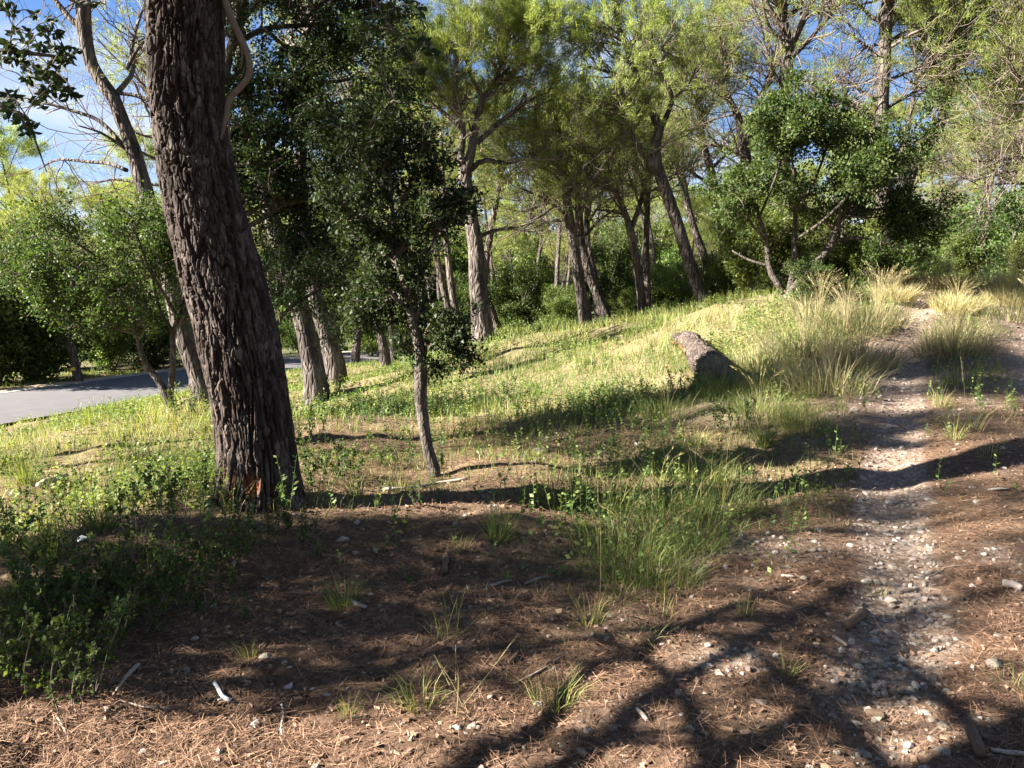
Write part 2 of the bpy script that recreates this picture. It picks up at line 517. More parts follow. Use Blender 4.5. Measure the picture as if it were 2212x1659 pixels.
M_BARK_HERO = bark_mat('big_pine_bark', [(0, (.022, .017, .015)), (.42, (.046, .036, .031)), (.62, (.08, .065, .057)), (.9, (.14, .118, .105))], (22, 22, 9), .6, .006, 'tint')
M_BARK = bark_mat('pine_bark', [(0, (.026, .021, .019)), (.4, (.066, .054, .048)), (.65, (.115, .096, .085)), (1, (.20, .173, .155))], (8, 8, 2.2), 1.0, .04)
M_TWIG = plain_mat('twig_bark', [(0, (.06, .045, .038)), (.5, (.13, .10, .085)), (1, (.24, .20, .17))], 8, .9, .2)
M_OAKBARK = bark_mat('oak_bark', [(0, (.028, .023, .020)), (.45, (.066, .055, .047)), (.7, (.11, .094, .08)), (1, (.17, .148, .13))], (22, 22, 9), .7, .012)
M_DEADWOOD = plain_mat('bleached_wood', [(0, (.16, .125, .10)), (.5, (.30, .25, .21)), (1, (.46, .40, .35))], 14, .85, .3)
# ------------------------------------------------------------------ ground
def graded(lo, hi, fine_lo, fine_hi, step, growth):
    xs = list(np.arange(fine_lo, fine_hi + 1e-6, step))
    s = step
    while xs[-1] < hi:
        s = min(s * growth, 40); xs.append(xs[-1] + s)
    s = step
    left = [fine_lo]
    while left[-1] > lo:
        s = min(s * growth, 40); left.append(left[-1] - s)
    return np.array(left[:0:-1] + xs)

gx = graded(-500, 500, -4.0, 5.0, .065, 1.07)
gy = graded(-300, 700, 1.8, 8.0, .065, 1.04)
GX, GY = np.meshgrid(gx, gy)
GZ = h_exact(GX.ravel(), GY.ravel()).reshape(GX.shape)
GRID.update(x=gx, y=gy, z=GZ)

def field(samples):
    """soft interpolation of values given at spots of the ground"""
    pts = np.array([G(px, py)[:2] for px, py, *_ in samples])
    val = np.array([s[2] for s in samples], float)
    q = np.stack([pts[:, 0] / (pts[:, 1] + 1.5), 1.3 * np.log(pts[:, 1] + 1.5)], 1)
    def f(x, y):
        yy = np.maximum(y, .2)
        a = np.stack([x / (yy + 1.5), 1.3 * np.log(yy + 1.5)], -1)
        out = np.zeros(np.shape(x)); tot = np.zeros(np.shape(x))
        for (u, v), s in zip(q, val):
            w = 1 / ((a[..., 0] - u) ** 2 + (a[..., 1] - v) ** 2 + 3e-4) ** 1.6
            out += w * s; tot += w
        return out / tot
    return f

VEG = field([(100, 1600, .03), (600, 1600, .02), (1100, 1600, .03), (1400, 1600, .05), (1700, 1600, .10), (2000, 1600, .02), (2200, 1600, .02),
             (100, 1400, .12), (600, 1400, .04), (1000, 1400, .05), (1300, 1400, .12), (1420, 1200, .55), (1400, 1090, .75), (1620, 1250, .07), (1650, 1120, .32), (1900, 1200, 0), (2150, 1200, .02), (1950, 900, 0), (1960, 760, 0), (2140, 760, 0),
             (2080, 800, .3), (2060, 880, .25), (2050, 920, .2), (2070, 720, .7), (2065, 680, .8), (2170, 1000, .05), (2060, 950, .06), (2050, 1400, 0), (1950, 1450, 0), (1800, 1300, .03), (1600, 1420, .06),
             (100, 1250, .35), (300, 1210, .30), (450, 1150, .22), (100, 1100, .55), (300, 1020, .8), (100, 950, .95), (330, 930, .95), (430, 1050, .8),
             (750, 1200, .10), (700, 1060, .3), (800, 960, .16), (1000, 1100, .12), (1000, 1010, .3), (1150, 1050, .3), (1200, 960, .25), (1250, 1030, .5), (1450, 1000, .7), (1600, 960, .6), (1750, 960, .3), (1700, 910, .5),
             (850, 930, .4), (800, 880, .9), (1000, 870, 1), (1200, 870, 1), (1400, 820, 1), (1600, 850, 1), (1750, 760, 1), (1850, 700, 1), (1300, 720, 1), (1100, 760, 1), (700, 880, .9), (1500, 740, 1), (1900, 640, 1), (2000, 640, .1), (2060, 620, .8), (2170, 640, .8),
             (650, 1300, .03), (900, 1250, .06)])
GRAVEL = field([(100, 1600, .03), (600, 1600, .03), (1100, 1600, .10), (1330, 1560, .40), (1450, 1600, .12), (1700, 1600, .04), (1800, 1560, .05), (1900, 1640, .7), (1960, 1590, .7), (2100, 1565, .85), (2200, 1560, .6), (2040, 1640, .4), (2180, 1640, .1), (2050, 1500, .15), (2150, 1480, .03), (1850, 1500, .03), (1940, 1480, .15),
                (1960, 1300, 1), (1960, 1380, 1), (1930, 1150, 1), (1940, 1000, 1), (1950, 850, 1), (1965, 760, 1), (2000, 640, 1), (1800, 1400, .02), (1840, 1250, .02), (1850, 1150, .05), (2100, 1350, .02), (2080, 1250, .02), (2060, 1130, .04), (2190, 1200, .7), (2170, 1130, .3), (2060, 1050, .06), (2100, 1000, .1),
                (1740, 1200, .95), (1700, 1180, .8), (1640, 1230, .4), (1600, 1430, .95), (1560, 1480, .5), (1500, 1560, .05), (1500, 1330, .02), (1660, 1330, .1), (1660, 1500, .02), (1720, 1420, .02), (1250, 1500, .04), (600, 1400, .02), (900, 1300, .02), (400, 1500, .04), (2140, 760, .9), (2160, 850, .7), (2060, 850, .25), (2060, 760, .1),
                (1830, 1090, .06), (1820, 1000, .1), (1750, 1020, .05), (1850, 880, .6), (1000, 1000, .02), (700, 1000, .0), (300, 1000, .0), (1200, 870, 0), (1500, 740, 0), (1400, 1150, 0), (1850, 700, 0), (2060, 950, .15), (2150, 1030, .3), (2180, 1420, .03), (2040, 1400, .03), (1890, 1400, .1)])

def rut_mask(x, y):
    dl, _ = seg_dist(x, y, RUT_L); dr, _ = seg_dist(x, y, RUT_R)
    w = .13 + .18 * fbm(x * 1.6, y * 1.6, 77, 3)
    return np.maximum(smooth(w + .12, w - .06, dl) * smooth(2.3, 3.3, y), smooth(w + .25, w - .04, dr) * smooth(4.5, 6.5, y))

def veg_d(x, y):
    v = VEG(x, y) * (1 - rut_mask(x, y))
    rd, _ = seg_dist(x, y, ROAD)
    v = v * smooth(ROAD_W + .15, ROAD_W + .7, rd)
    return np.clip(v, 0, 1)

def gravel_d(x, y):
    g = np.maximum(GRAVEL(x, y) * .9, rut_mask(x, y) * .95)
    return np.clip(g * smooth(.38, .62, fbm(x * 2.2, y * 2.2, 55, 3) * .6 + g * .42), 0, 1)

gm = MB()
ny, nx = GX.shape
idx = np.arange(ny * nx).reshape(ny, nx)
quads = np.stack([idx[:-1, :-1], idx[:-1, 1:], idx[1:, 1:], idx[1:, :-1]], -1).reshape(-1, 4)
xf, yf = GX.ravel(), GY.ravel()
gm.add(np.stack([xf, yf, GZ.ravel()], 1), quads, None, gravel_d(xf, yf))
# ground material: red-brown litter, pale gravel where 'tint' says, green-straw turf where 'veg' says
m, nt, out = new_mat('forest_floor')
tc = nt.nodes.new('ShaderNodeTexCoord')
n1 = nt.nodes.new('ShaderNodeTexNoise'); n1.inputs['Scale'].default_value = 26; n1.inputs['Detail'].default_value = 8; n1.inputs['Roughness'].default_value = .7
n2 = nt.nodes.new('ShaderNodeTexNoise'); n2.inputs['Scale'].default_value = 1.3; n2.inputs['Detail'].default_value = 5
n3 = nt.nodes.new('ShaderNodeTexVoronoi'); n3.inputs['Scale'].default_value = 42
for n in (n1, n2, n3): nt.links.new(tc.outputs['Object'], n.inputs['Vector'])
soil = ramp(nt, n1.outputs['Fac'], [(.25, (.035, .022, .015)), (.5, (.105, .064, .044)), (.72, (.235, .152, .105))])
sepn = nt.nodes.new('ShaderNodeSeparateColor'); nt.links.new(n3.outputs['Color'], sepn.inputs['Color'])
grav = ramp(nt, sepn.outputs['Red'], [(0, (.12, .082, .060)), (.5, (.23, .168, .128)), (1, (.34, .275, .225))])
turf = ramp(nt, n1.outputs['Fac'], [(.3, (.07, .07, .03)), (.55, (.17, .14, .07)), (.75, (.30, .22, .13))])
hillc = ramp(nt, n2.outputs['Fac'], [(.3, (.035, .05, .018)), (.7, (.10, .11, .04))])
mx0 = nt.nodes.new('ShaderNodeMixRGB')
nt.links.new(attr(nt, 'far').outputs['Fac'], mx0.inputs['Fac']); nt.links.new(turf, mx0.inputs['Color1']); nt.links.new(hillc, mx0.inputs['Color2'])
turf = mx0.outputs['Color']
mx1 = nt.nodes.new('ShaderNodeMixRGB'); mx2 = nt.nodes.new('ShaderNodeMixRGB')
nt.links.new(attr(nt, 'veg').outputs['Fac'], mx1.inputs['Fac']); nt.links.new(soil, mx1.inputs['Color1']); nt.links.new(turf, mx1.inputs['Color2'])
nt.links.new(attr(nt, 'tint').outputs['Fac'], mx2.inputs['Fac']); nt.links.new(mx1.outputs['Color'], mx2.inputs['Color1']); nt.links.new(grav, mx2.inputs['Color2'])
b = nt.nodes.new('ShaderNodeBsdfPrincipled'); b.inputs['Roughness'].default_value = .95; b.inputs['Specular IOR Level'].default_value = .1
nt.links.new(mx2.outputs['Color'], b.inputs['Base Color'])
bp = nt.nodes.new('ShaderNodeBump'); bp.inputs['Strength'].default_value = .9; bp.inputs['Distance'].default_value = .03
nt.links.new(n1.outputs['Fac'], bp.inputs['Height']); nt.links.new(bp.outputs['Normal'], b.inputs['Normal'])
nt.links.new(b.outputs['BSDF'], out.inputs['Surface'])
M_GROUND = m
ground = gm.build('ground', M_GROUND, kind='structure')
ground['label'] = 'uneven forest floor of red-brown pine litter, stony track and grass'
va = ground.data.attributes.new('veg', 'FLOAT', 'POINT')
_far = smooth(24, 40, np.hypot(xf, yf))
va.data.foreach_set('value', np.maximum(veg_d(xf, yf) * (yf > -1), _far).astype(np.float32))
va = ground.data.attributes.new('far', 'FLOAT', 'POINT')
va.data.foreach_set('value', _far.astype(np.float32))

# ------------------------------------------------------------------ road
def ribbon(poly, off0, off1, z, n_across=2, crown=0.0):
    poly = np.asarray(poly); t = norm(np.gradient(poly, axis=0)); nrm = np.stack([t[:, 1], -t[:, 0]], 1)
    offs = np.linspace(off0, off1, n_across)
    V = np.stack([np.concatenate([poly + nrm * o, np.full((len(poly), 1), z + crown * (1 - (o / ROAD_W) ** 2))], 1) for o in offs], 1)
    n = len(poly)
    i = np.arange(n - 1)[:, None]; j = np.arange(n_across - 1)[None]
    q = np.stack([i * n_across + j, i * n_across + j + 1, (i + 1) * n_across + j + 1, (i + 1) * n_across + j], -1).reshape(-1, 4)
    return V.reshape(-1, 3), q[:, ::-1]
M_ROAD = plain_mat('worn_asphalt', [(.2, (.065, .063, .066)), (.5, (.095, .091, .095)), (.8, (.125, .12, .122))], 3.0, .85, .2, .004)
M_PAINT = plain_mat('road_paint', [(.2, (.5, .5, .5)), (.8, (.75, .75, .74))], 6, .7, .1)
M_VERGE = plain_mat('pale_verge', [(.2, (.26, .20, .13)), (.5, (.38, .30, .2)), (.8, (.48, .39, .27))], 9, .95, .5)
mb = MB(); v, q = ribbon(ROAD, -ROAD_W, ROAD_W, ROAD_Z, 7, .05); mb.add(v, q)
road = mb.build('road', M_ROAD, kind='structure'); road['label'] = 'narrow pale grey asphalt road curving through the pines'
for o in (-ROAD_W + .22,):
    mb = MB(); v, q = ribbon(ROAD, o - .05, o + .05, ROAD_Z + .012, 2, .05); mb.add(v, q)
    mb.build('edge_line', M_PAINT, road)
mb = MB(); v, q = ribbon(ROAD, ROAD_W, ROAD_W + .55, ROAD_Z + .004, 2); mb.add(v, q)
mb2 = MB(); v, q = ribbon(ROAD, -ROAD_W - .55, -ROAD_W, ROAD_Z + .006, 2); mb2.add(v, q)
mb2.build('verge', M_VERGE, kind='structure')['label'] = 'pale gravel verge along the far edge of the road'
# ------------------------------------------------------------------ tree growing
def resample(pts, n):
    pts = np.asarray(pts, float)
    s = np.concatenate([[0], np.cumsum(np.linalg.norm(np.diff(pts[:, :3], axis=0), axis=1))])
    t = np.linspace(0, s[-1], n)
    return np.stack([np.interp(t, s, pts[:, k]) for k in range(pts.shape[1])], 1)

def spline(pts, n):
    """Catmull-Rom through the points, resampled"""
    pts = np.asarray(pts, float)
    if len(pts) < 3: return resample(pts, n)
    p = np.concatenate([[2 * pts[0] - pts[1]], pts, [2 * pts[-1] - pts[-2]]])
    out = []
    for i in range(1, len(p) - 2):
        for t in np.linspace(0, 1, 8, endpoint=False):
            a, b_, c, d = p[i - 1], p[i], p[i + 1], p[i + 2]
            out.append(.5 * (2 * b_ + (c - a) * t + (2 * a - 5 * b_ + 4 * c - d) * t * t + (3 * b_ - a - 3 * c + d) * t ** 3))
    out.append(pts[-1])
    return resample(np.array(out), n)

def spawn(Pp, Rp, n, t0, t1, ang, ang_sd, len_lo, len_hi, rad_ratio, up, wig, K, falloff=.0, side_bias=None):
    """n child branches on the parent branches Pp (T,K,3), Rp (T,K)"""
    T, KK, _ = Pp.shape
    L = np.linalg.norm(np.diff(Pp, axis=1), axis=2).sum(1)
    par = rng.choice(T, n, p=L / L.sum())
    t = t0 + (t1 - t0) * rng.random(n)
    f = t * (KK - 1); i = np.minimum(f.astype(int), KK - 2); fr = (f - i)[:, None]
    p0 = Pp[par, i] * (1 - fr) + Pp[par, i + 1] * fr
    r0 = Rp[par, i] * (1 - fr[:, 0]) + Rp[par, i + 1] * fr[:, 0]
    d0 = norm(Pp[par, i + 1] - Pp[par, i])
    rnd = norm(rng.normal(size=(n, 3)))
    if side_bias is not None: rnd = norm(rnd + np.asarray(side_bias))
    perp = norm(rnd - d0 * (rnd * d0).sum(1, keepdims=True))
    a = np.radians(ang + ang_sd * rng.normal(size=n))[:, None]
    d = d0 * np.cos(a) + perp * np.sin(a)
    ln = (len_lo + (len_hi - len_lo) * rng.random(n)) * (1 - falloff * t)
    Q = np.empty((n, K, 3)); Q[:, 0] = p0
    cur = d.copy()
    for k in range(1, K):
        cur = norm(cur + np.array((0, 0, up)) + wig * rng.normal(size=(n, 3)))
        Q[:, k] = Q[:, k - 1] + cur * (ln / (K - 1))[:, None]
    r = np.minimum(r0 * rad_ratio, r0 * .95)
    R = r[:, None] * np.linspace(1, .35, K)[None]
    return Q, R

def along(Pp, n, t0=.3, t1=1.0):
    T, K, _ = Pp.shape
    par = rng.integers(0, T, n)
    t = t0 + (t1 - t0) * rng.random(n) ** .8
    f = t * (K - 1); i = np.minimum(f.astype(int), K - 2); fr = (f - i)[:, None]
    return Pp[par, i] * (1 - fr) + Pp[par, i + 1] * fr, norm(Pp[par, i + 1] - Pp[par, i])

def needles(mb, pos, dirs, per=9, L=(.07, .13), w=.006, spread=.8, up=.25, jit=.045):
    n = len(pos)
    p = np.repeat(pos, per, 0); d = np.repeat(dirs, per, 0)
    d = norm(d * .8 + spread * rng.normal(size=d.shape) * .8 + np.array((0, 0, up)))
    p = p + rng.normal(size=p.shape) * jit
    ln = L[0] + (L[1] - L[0]) * rng.random(len(p))
    sd = norm(np.cross(d, rng.normal(size=d.shape))) * w * .5
    V = np.stack([p - sd, p + sd, p + d * ln[:, None]], 1).reshape(-1, 3)
    ti = np.clip(np.repeat(.5 + .22 * rng.normal(size=n), per) + .1 * rng.normal(size=len(p)), 0, 1)
    mb.add(V, None, np.arange(len(V)).reshape(-1, 3), np.repeat(ti, 3))

def leaves(mb, pos, dirs, per=5, L=(.03, .055), asp=.5, spread=.9, jitter=.04, tint_sd=.2, droop=0.0):
    n = len(pos)
    p = np.repeat(pos, per, 0) + rng.normal(size=(n * per, 3)) * jitter
    d = norm(np.repeat(dirs, per, 0) * .7 + spread * rng.normal(size=(n * per, 3)) + np.array((0, 0, -droop)))
    ln = (L[0] + (L[1] - L[0]) * rng.random(len(p)))[:, None]
    nr = norm(rng.normal(size=d.shape) * .7 + np.array((0, 0, .9)))
    sd = norm(np.cross(d, nr)) * ln * asp * .5
    nn = np.cross(sd, d); nn = norm(nn) * ln * .08
    V = np.stack([p, p + d * ln * .45 + sd + nn, p + d * ln, p + d * ln * .45 - sd + nn], 1).reshape(-1, 3)
    ti = np.clip(np.repeat(.45 + tint_sd * rng.normal(size=n), per) + .12 * rng.normal(size=len(p)), 0, 1)
    mb.add(V, np.arange(len(V)).reshape(-1, 4), None, np.repeat(ti, 4))

def px_path(path, y):
    """[(px, py, width_px[, dy])] -> (n,4) world x, y, z, radius"""
    out = []
    for p in path:
        dy = p[3] if len(p) > 3 else 0.0
        q = P(p[0], p[1], y + dy)
        out.append((*q, .5 * p[2] / F * (y + dy)))
    return np.array(out)

def stem_mesh(name, W, sides, mat, root, origin, segs=None, flare=True, wob=.08):
    L = np.linalg.norm(np.diff(W[:, :3], axis=0), axis=1).sum()
    n = segs or int(max(6, min(60, L / .18)))
    S_ = spline(W, n)
    r = S_[:, 3].copy()
    if flare:
        d = np.concatenate([[0], np.cumsum(np.linalg.norm(np.diff(S_[:, :3], axis=0), axis=1))])
        r *= 1 + .35 * np.exp(-d / (2.2 * r[0] + .05))
    mb = MB(); mb.tube(S_[:, :3], r, sides, .5, True, wob)
    return mb.build(name, mat, root, origin), S_

def bury(W, depth=.5):
    """continue a trunk a little way into the ground"""
    a = W[0].copy(); a[2] -= depth; a[3] *= 1.05
    return np.concatenate([[a], W])

def finish_pine(root, org, limbs, n2, n3, n_tuft, twig_len=(.5, 1.1), sub_len=(.9, 2.0), t_tuft=.35, per=9, nw=.007, nl=(.07, .13), up=.09, limb_up=.05, crown_t0=.3, cones=0, dead=0, mat=None, jit=.045):
    """sub-branches, twigs and needles on limbs [(n,4) ...]"""
    K = 8
    LP = np.stack([resample(l, K)[:, :3] for l in limbs]); LR = np.stack([resample(l, K)[:, 3] for l in limbs])
    A, AR = spawn(LP, LR, n2, crown_t0, 1.0, 48, 16, *sub_len, .5, limb_up, .16, 7, .35)
    B, BR = spawn(A, AR, n3, .15, 1.0, 45, 16, *twig_len, .55, up, .2, 4, .3)
    AR = np.maximum(AR, .008); BR = np.maximum(BR, .0045)
    mb = MB(); mb.tubes(A, AR, 4, .4 + .3 * rng.random(n2)); mb.tubes(B, BR, 3, .3 + .4 * rng.random(n3))
    if dead:
        D, DR = spawn(LP, LR, dead, .05, .7, 65, 15, .5, 1.6, .3, -.02, .18, 6, .2)
        E, ER = spawn(D, np.maximum(DR, .006), dead * 3, .2, 1, 50, 15, .2, .6, .5, -.02, .2, 4)
        mb.tubes(D, np.maximum(DR, .006), 4, .55); mb.tubes(E, np.maximum(ER, .004), 3, .6)
    mb.build('branches', M_TWIG, root, org, 'stuff')
    if n_tuft:
        p, d = along(B, int(n_tuft * 1.9), t_tuft, 1.0)
        z0, z1 = np.percentile(p[:, 2], 3), np.percentile(p[:, 2], 97)
        k = rng.random(len(p)) < .12 + 1.1 * np.clip((p[:, 2] - z0) / (z1 - z0 + .01), 0, 1) ** 1.3      # needles sit high, bare twigs below
        p, d = p[k][:n_tuft], d[k][:n_tuft]
        mb = MB(); needles(mb, p, d, per, nl, nw, jit=jit)
        mb.build('crown', mat or M_PINE, root, org, 'stuff')

GROUP_PINE = 'pines of the wood'
def pine(label, y, trunk, limbs, n2=90, n3=700, tufts=6000, sides=14, dead=10, group=GROUP_PINE, auto=0, auto_t=(.5, 1.0), auto_len=(1.5, 3.0), cat='pine tree', **kw):
    W = px_path(trunk, y)
    org = W[0, :3].copy()
    root = thing('pine_tree', org, label, cat, group)
    tr, S_ = stem_mesh('trunk', bury(W), sides, M_BARK, root, org)
    LS = []
    for l in limbs:
        lw = px_path(l, y)
        # bring some depth into limbs traced in one plane
        k = len(lw); bend = rng.normal() * .9
        s = np.linspace(0, 1, k)
        lw[:, 1] += bend * s * np.linalg.norm(lw[-1, [0, 2]] - lw[0, [0, 2]]) * .35
        _, ls = stem_mesh('limb', lw, 8, M_BARK, root, org, max(8, 2 * k), False, .06)
        LS.append(ls)
    if auto:
        TP = resample(S_, 12)[None, :, :3]; TR = resample(S_, 12)[None, :, 3]
        A, AR = spawn(TP, TR, auto, auto_t[0], auto_t[1], 62, 14, *auto_len, .42, .06, .13, 9, .25)
        for a, r in zip(A, AR):
            w = np.concatenate([a, np.maximum(r, .012)[:, None]], 1)
            mb = MB(); mb.tube(w[:, :3], w[:, 3], 7); mb.build('limb', M_BARK, root, org)
            LS.append(w)
    top = resample(S_, 24)[14:]
    LS.append(top)
    finish_pine(root, org, LS, n2, n3, tufts, dead=dead, **kw)
    return root

def finish_oak(root, org, limbs, n2, n3, n_leaf, mat, sub_len=(.5, 1.2), twig_len=(.25, .6), per=6, L=(.03, .055), t0=.25, up=.05, jitter=.05, asp=.55):
    K = 8
    LP = np.stack([resample(l, K)[:, :3] for l in limbs]); LR = np.stack([resample(l, K)[:, 3] for l in limbs])
    A, AR = spawn(LP, LR, n2, t0, 1.0, 55, 18, *sub_len, .5, up, .2, 7, .3)
    B, BR = spawn(A, AR, n3, .15, 1.0, 50, 18, *twig_len, .55, up * .5, .25, 4, .3)
    mb = MB(); mb.tubes(A, np.maximum(AR, .006), 4, .4); mb.tubes(B, np.maximum(BR, .003), 3, .3 + .3 * rng.random(n3))
    mb.build('branches', M_TWIG, root, org, 'stuff')
    p, d = along(B, n_leaf, .2, 1.0)
    mb = MB(); leaves(mb, p, d, per, L, asp, jitter=jitter)
    return mb.build('crown', mat, root, org, 'stuff')
rng = np.random.default_rng(101)
# ------------------------------------------------------------------ the big pine in front
def build_big_pine():
    base = G(562, 1082)
    y0 = base[1]
    W = px_path([(563, 1082, 184), (558, 1004, 172), (541, 865, 170), (505, 692, 176), (459, 520, 170), (421, 347, 158), (402, 174, 158), (401, 0, 160), (404, -160, 152)], y0)
    W = np.concatenate([W, [(-2.62, y0 + .1, 5.2, .25), (-2.45, y0 + .2, 7.0, .20), (-2.2, y0 + .3, 9.0, .13), (-2.1, y0 + .3, 10.4, .06)]])
    org = base.copy()
    root = thing('pine_tree', org, 'big leaning front pine with deeply furrowed dark bark and a red scar at its foot', 'pine tree', GROUP_PINE)
    low = np.concatenate([[(W[0, 0] + .01, W[0, 1], W[0, 2] - .25, W[0, 3] * 1.12)], W[:9]])
    NR, NA = 470, 400
    S_ = spline(low, NR)
    T = norm(np.gradient(S_[:, :3], axis=0))
    U = norm(np.cross(T, np.array((0, 1, 0)) * np.ones_like(T))); Wv = np.cross(T, U)
    s = np.concatenate([[0], np.cumsum(np.linalg.norm(np.diff(S_[:, :3], axis=0), axis=1))])
    a = np.linspace(0, 2 * math.pi, NA, endpoint=False)
    SS, AA = np.meshgrid(s, a, indexing='ij')
    NC = 58
    u = AA / (2 * math.pi) * NC
    wu = np.stack([np.cos(AA), np.sin(AA)], -1)
    n1 = fbm(wu[..., 0] * 2 + 5 + SS * 1.3, wu[..., 1] * 2 + SS * 2.2, 5, 3) - .5
    n2 = fbm(wu[..., 0] * 6 + 9 + SS * 3.3, wu[..., 1] * 6 + SS * 6.2, 6, 3) - .5
    low = smooth(1.5, .2, SS)
    u2 = u + 3.2 * n1 + 1.5 * n2
    sl = np.concatenate([[0], np.cumsum(np.diff(s) / (.10 + .20 * smooth(1.9, .3, s[1:])))])
    v2 = np.broadcast_to(sl[:, None], SS.shape) + .9 * n2 + 1.5 * n1
    f1 = np.full(u.shape, 9.0); f2 = np.full(u.shape, 9.0); cid = np.zeros(u.shape)
    iu, iv = np.floor(u2), np.floor(v2)
    for du in (-1, 0, 1):
        for dv in (-1, 0, 1):
            cu, cv = iu + du, iv + dv
            hu = _hash(np.mod(cu, NC), cv, 101); hv = _hash(np.mod(cu, NC), cv, 202)
            d = np.hypot(cu + hu - u2, (cv + hv - v2) * .9)
            up = d < f1
            f2 = np.where(up, f1, np.minimum(f2, d)); cid = np.where(up, _hash(np.mod(cu, NC), cv, 303), cid); f1 = np.where(up, d, f1)
    edge = f2 - f1
    fz = fbm(u2 * .40 + 30, v2 * .22 + 7, 15, 4)
    fz2 = fbm(u2 * .23 + 10, v2 * .15 + 3, 19, 4)
    fissure = smooth(.008, .045, np.abs(fz - .5)) * smooth(.0, .03, np.abs(fz2 - .47))                      # long branching furrows
    crack = smooth(.02, .15, edge)                                     # shorter cracks across the ridges
    plate = fissure * (.45 + .55 * crack)
    fine = fbm(wu[..., 0] * 22 + SS * 9, wu[..., 1] * 22 + SS * 25, 8, 3) - .5
    disp = .034 * plate + .010 * (cid - .5) * plate + .009 * fine + .006 * n2 + .022 * n1
    R = S_[:, 3][:, None] - .044
    flare = .55 * np.exp(-np.maximum(SS - .2, 0) / .20) * (.45 + .55 * np.maximum(0, np.sin(AA * 2.5 + .8)) ** 1.5)
    # hollow scar
    rr = R * (1 + flare * .6) + disp
    V = S_[:, None, :3] + (U[:, None] * np.cos(AA)[..., None] + Wv[:, None] * np.sin(AA)[..., None]) * rr[..., None]
    scar = P(541, 1050, y0 - .28)
    ds = np.hypot((V[..., 0] - scar[0]) / .055, (V[..., 2] - scar[2]) / .085) + .5 * n2 * 2
    front = smooth(.0, -.1, V[..., 1] - y0)
    red = smooth(1.15, .8, ds) * front
    sc2 = P(510, 1010, y0 - .22)
    ds2 = np.abs((V[..., 0] - sc2[0]) / .10 + .6 * n2)
    red2 = smooth(1, .4, ds2) * smooth(.75, .3, SS) * smooth(.4, .8, plate) * smooth(.45, .7, cid) * .7 * front
    V = V - (U[:, None] * np.cos(AA)[..., None] + Wv[:, None] * np.sin(AA)[..., None]) * (red * .02)[..., None]
    i = np.arange(NR - 1)[:, None]; j = np.arange(NA)[None]
    q = np.stack([i * NA + j, i * NA + (j + 1) % NA, (i + 1) * NA + (j + 1) % NA, (i + 1) * NA + j], -1).reshape(-1, 4)
    mb = MB(); mb.add(V.reshape(-1, 3), q, None, np.clip(np.maximum(red, red2), 0, 1).ravel())
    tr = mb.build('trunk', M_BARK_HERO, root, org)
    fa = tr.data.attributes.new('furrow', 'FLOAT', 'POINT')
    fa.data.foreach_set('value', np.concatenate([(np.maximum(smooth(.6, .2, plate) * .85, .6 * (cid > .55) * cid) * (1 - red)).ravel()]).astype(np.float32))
    up_ = spline(W[7:], 22)
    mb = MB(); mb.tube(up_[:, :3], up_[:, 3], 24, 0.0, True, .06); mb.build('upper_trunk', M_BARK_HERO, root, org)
    TP = resample(up_, 12)[None, :, :3]; TR = resample(up_, 12)[None, :, 3]
    A, AR = spawn(TP, TR, 13, .35, 1.0, 62, 14, 2.0, 3.6, .42, .06, .12, 9, .3)
    LS = [np.concatenate([a_, np.maximum(r, .012)[:, None]], 1) for a_, r in zip(A, AR)] + [up_[8:]]
    for w in LS[:-1]:
        mb = MB(); mb.tube(w[:, :3], w[:, 3], 7); mb.build('limb', M_BARK, root, org)
    finish_pine(root, org, LS, 110, 800, 3800, dead=0, nw=.011, per=7, nl=(.09, .16))
    return root
big_pine = build_big_pine()

# ------------------------------------------------------------------ pines that can be told apart (traced from the photograph)
pine('pale pine leaning left behind the big front pine, bare dead limbs against the sky', 13.0,
     [(441, 856, 44), (430, 813, 40), (410, 761, 39), (389, 698, 39), (352, 545, 36), (309, 399, 33), (295, 347, 31), (278, 295, 29), (260, 250, 28), (243, 208, 27), (222, 180, 27), (198, 139, 26), (184, 80, 28), (179, 0, 29), (172, -150, 24), (160, -380, 16), (150, -560, 8)],
     [[(274, 368, 9), (226, 350, 8), (170, 343, 7), (114, 335, 6), (69, 333, 5), (21, 350, 3)],
      [(264, 312, 9), (240, 285, 9), (208, 257, 8), (160, 240, 7), (115, 227, 5), (66, 212, 4), (0, 208, 3)],
      [(280, 328, 8), (250, 305, 6), (222, 288, 5), (180, 276, 3)],
      [(252, 202, 12), (274, 149, 10), (257, 101, 9), (248, 59, 8), (250, 0, 6), (255, -60, 3)],
      [(274, 149, 9), (290, 122, 8), (305, 100, 7), (319, 90, 5), (335, 80, 3)],
      [(180, 62, 14), (160, 50, 12), (139, 28, 12), (115, 0, 11), (80, -50, 8), (40, -120, 5)],
      [(250, 201, 9), (288, 205, 8), (323, 219, 6), (345, 232, 3)],
      [(172, -150, 14), (220, -240, 11), (270, -330, 6)], [(165, -260, 12), (100, -330, 9), (40, -420, 5)]],
     n2=46, n3=120, tufts=350, sides=22, dead=55, crown_t0=.5, nw=.0095, per=9)

# a needle bough of that pine seen below its limbs
pine('slim pine standing behind the sky gap, its bough of bluish needles hanging left', 19.0,
     [(420, 800, 22), (400, 640, 20), (375, 500, 18), (350, 380, 14), (340, 250, 12), (330, 120, 9), (325, 20, 5)],
     [[(352, 400, 8), (300, 395, 6), (240, 385, 5), (190, 395, 3)], [(350, 350, 8), (310, 330, 5), (280, 300, 3)], [(338, 240, 7), (300, 180, 5), (270, 120, 3)], [(330, 150, 6), (300, 90, 4), (270, 60, 3)], [(345, 300, 6), (300, 290, 4), (265, 260, 3)]],
     n2=45, n3=260, tufts=1100, sides=10, dead=8, nw=.011, crown_t0=.25, per=8)

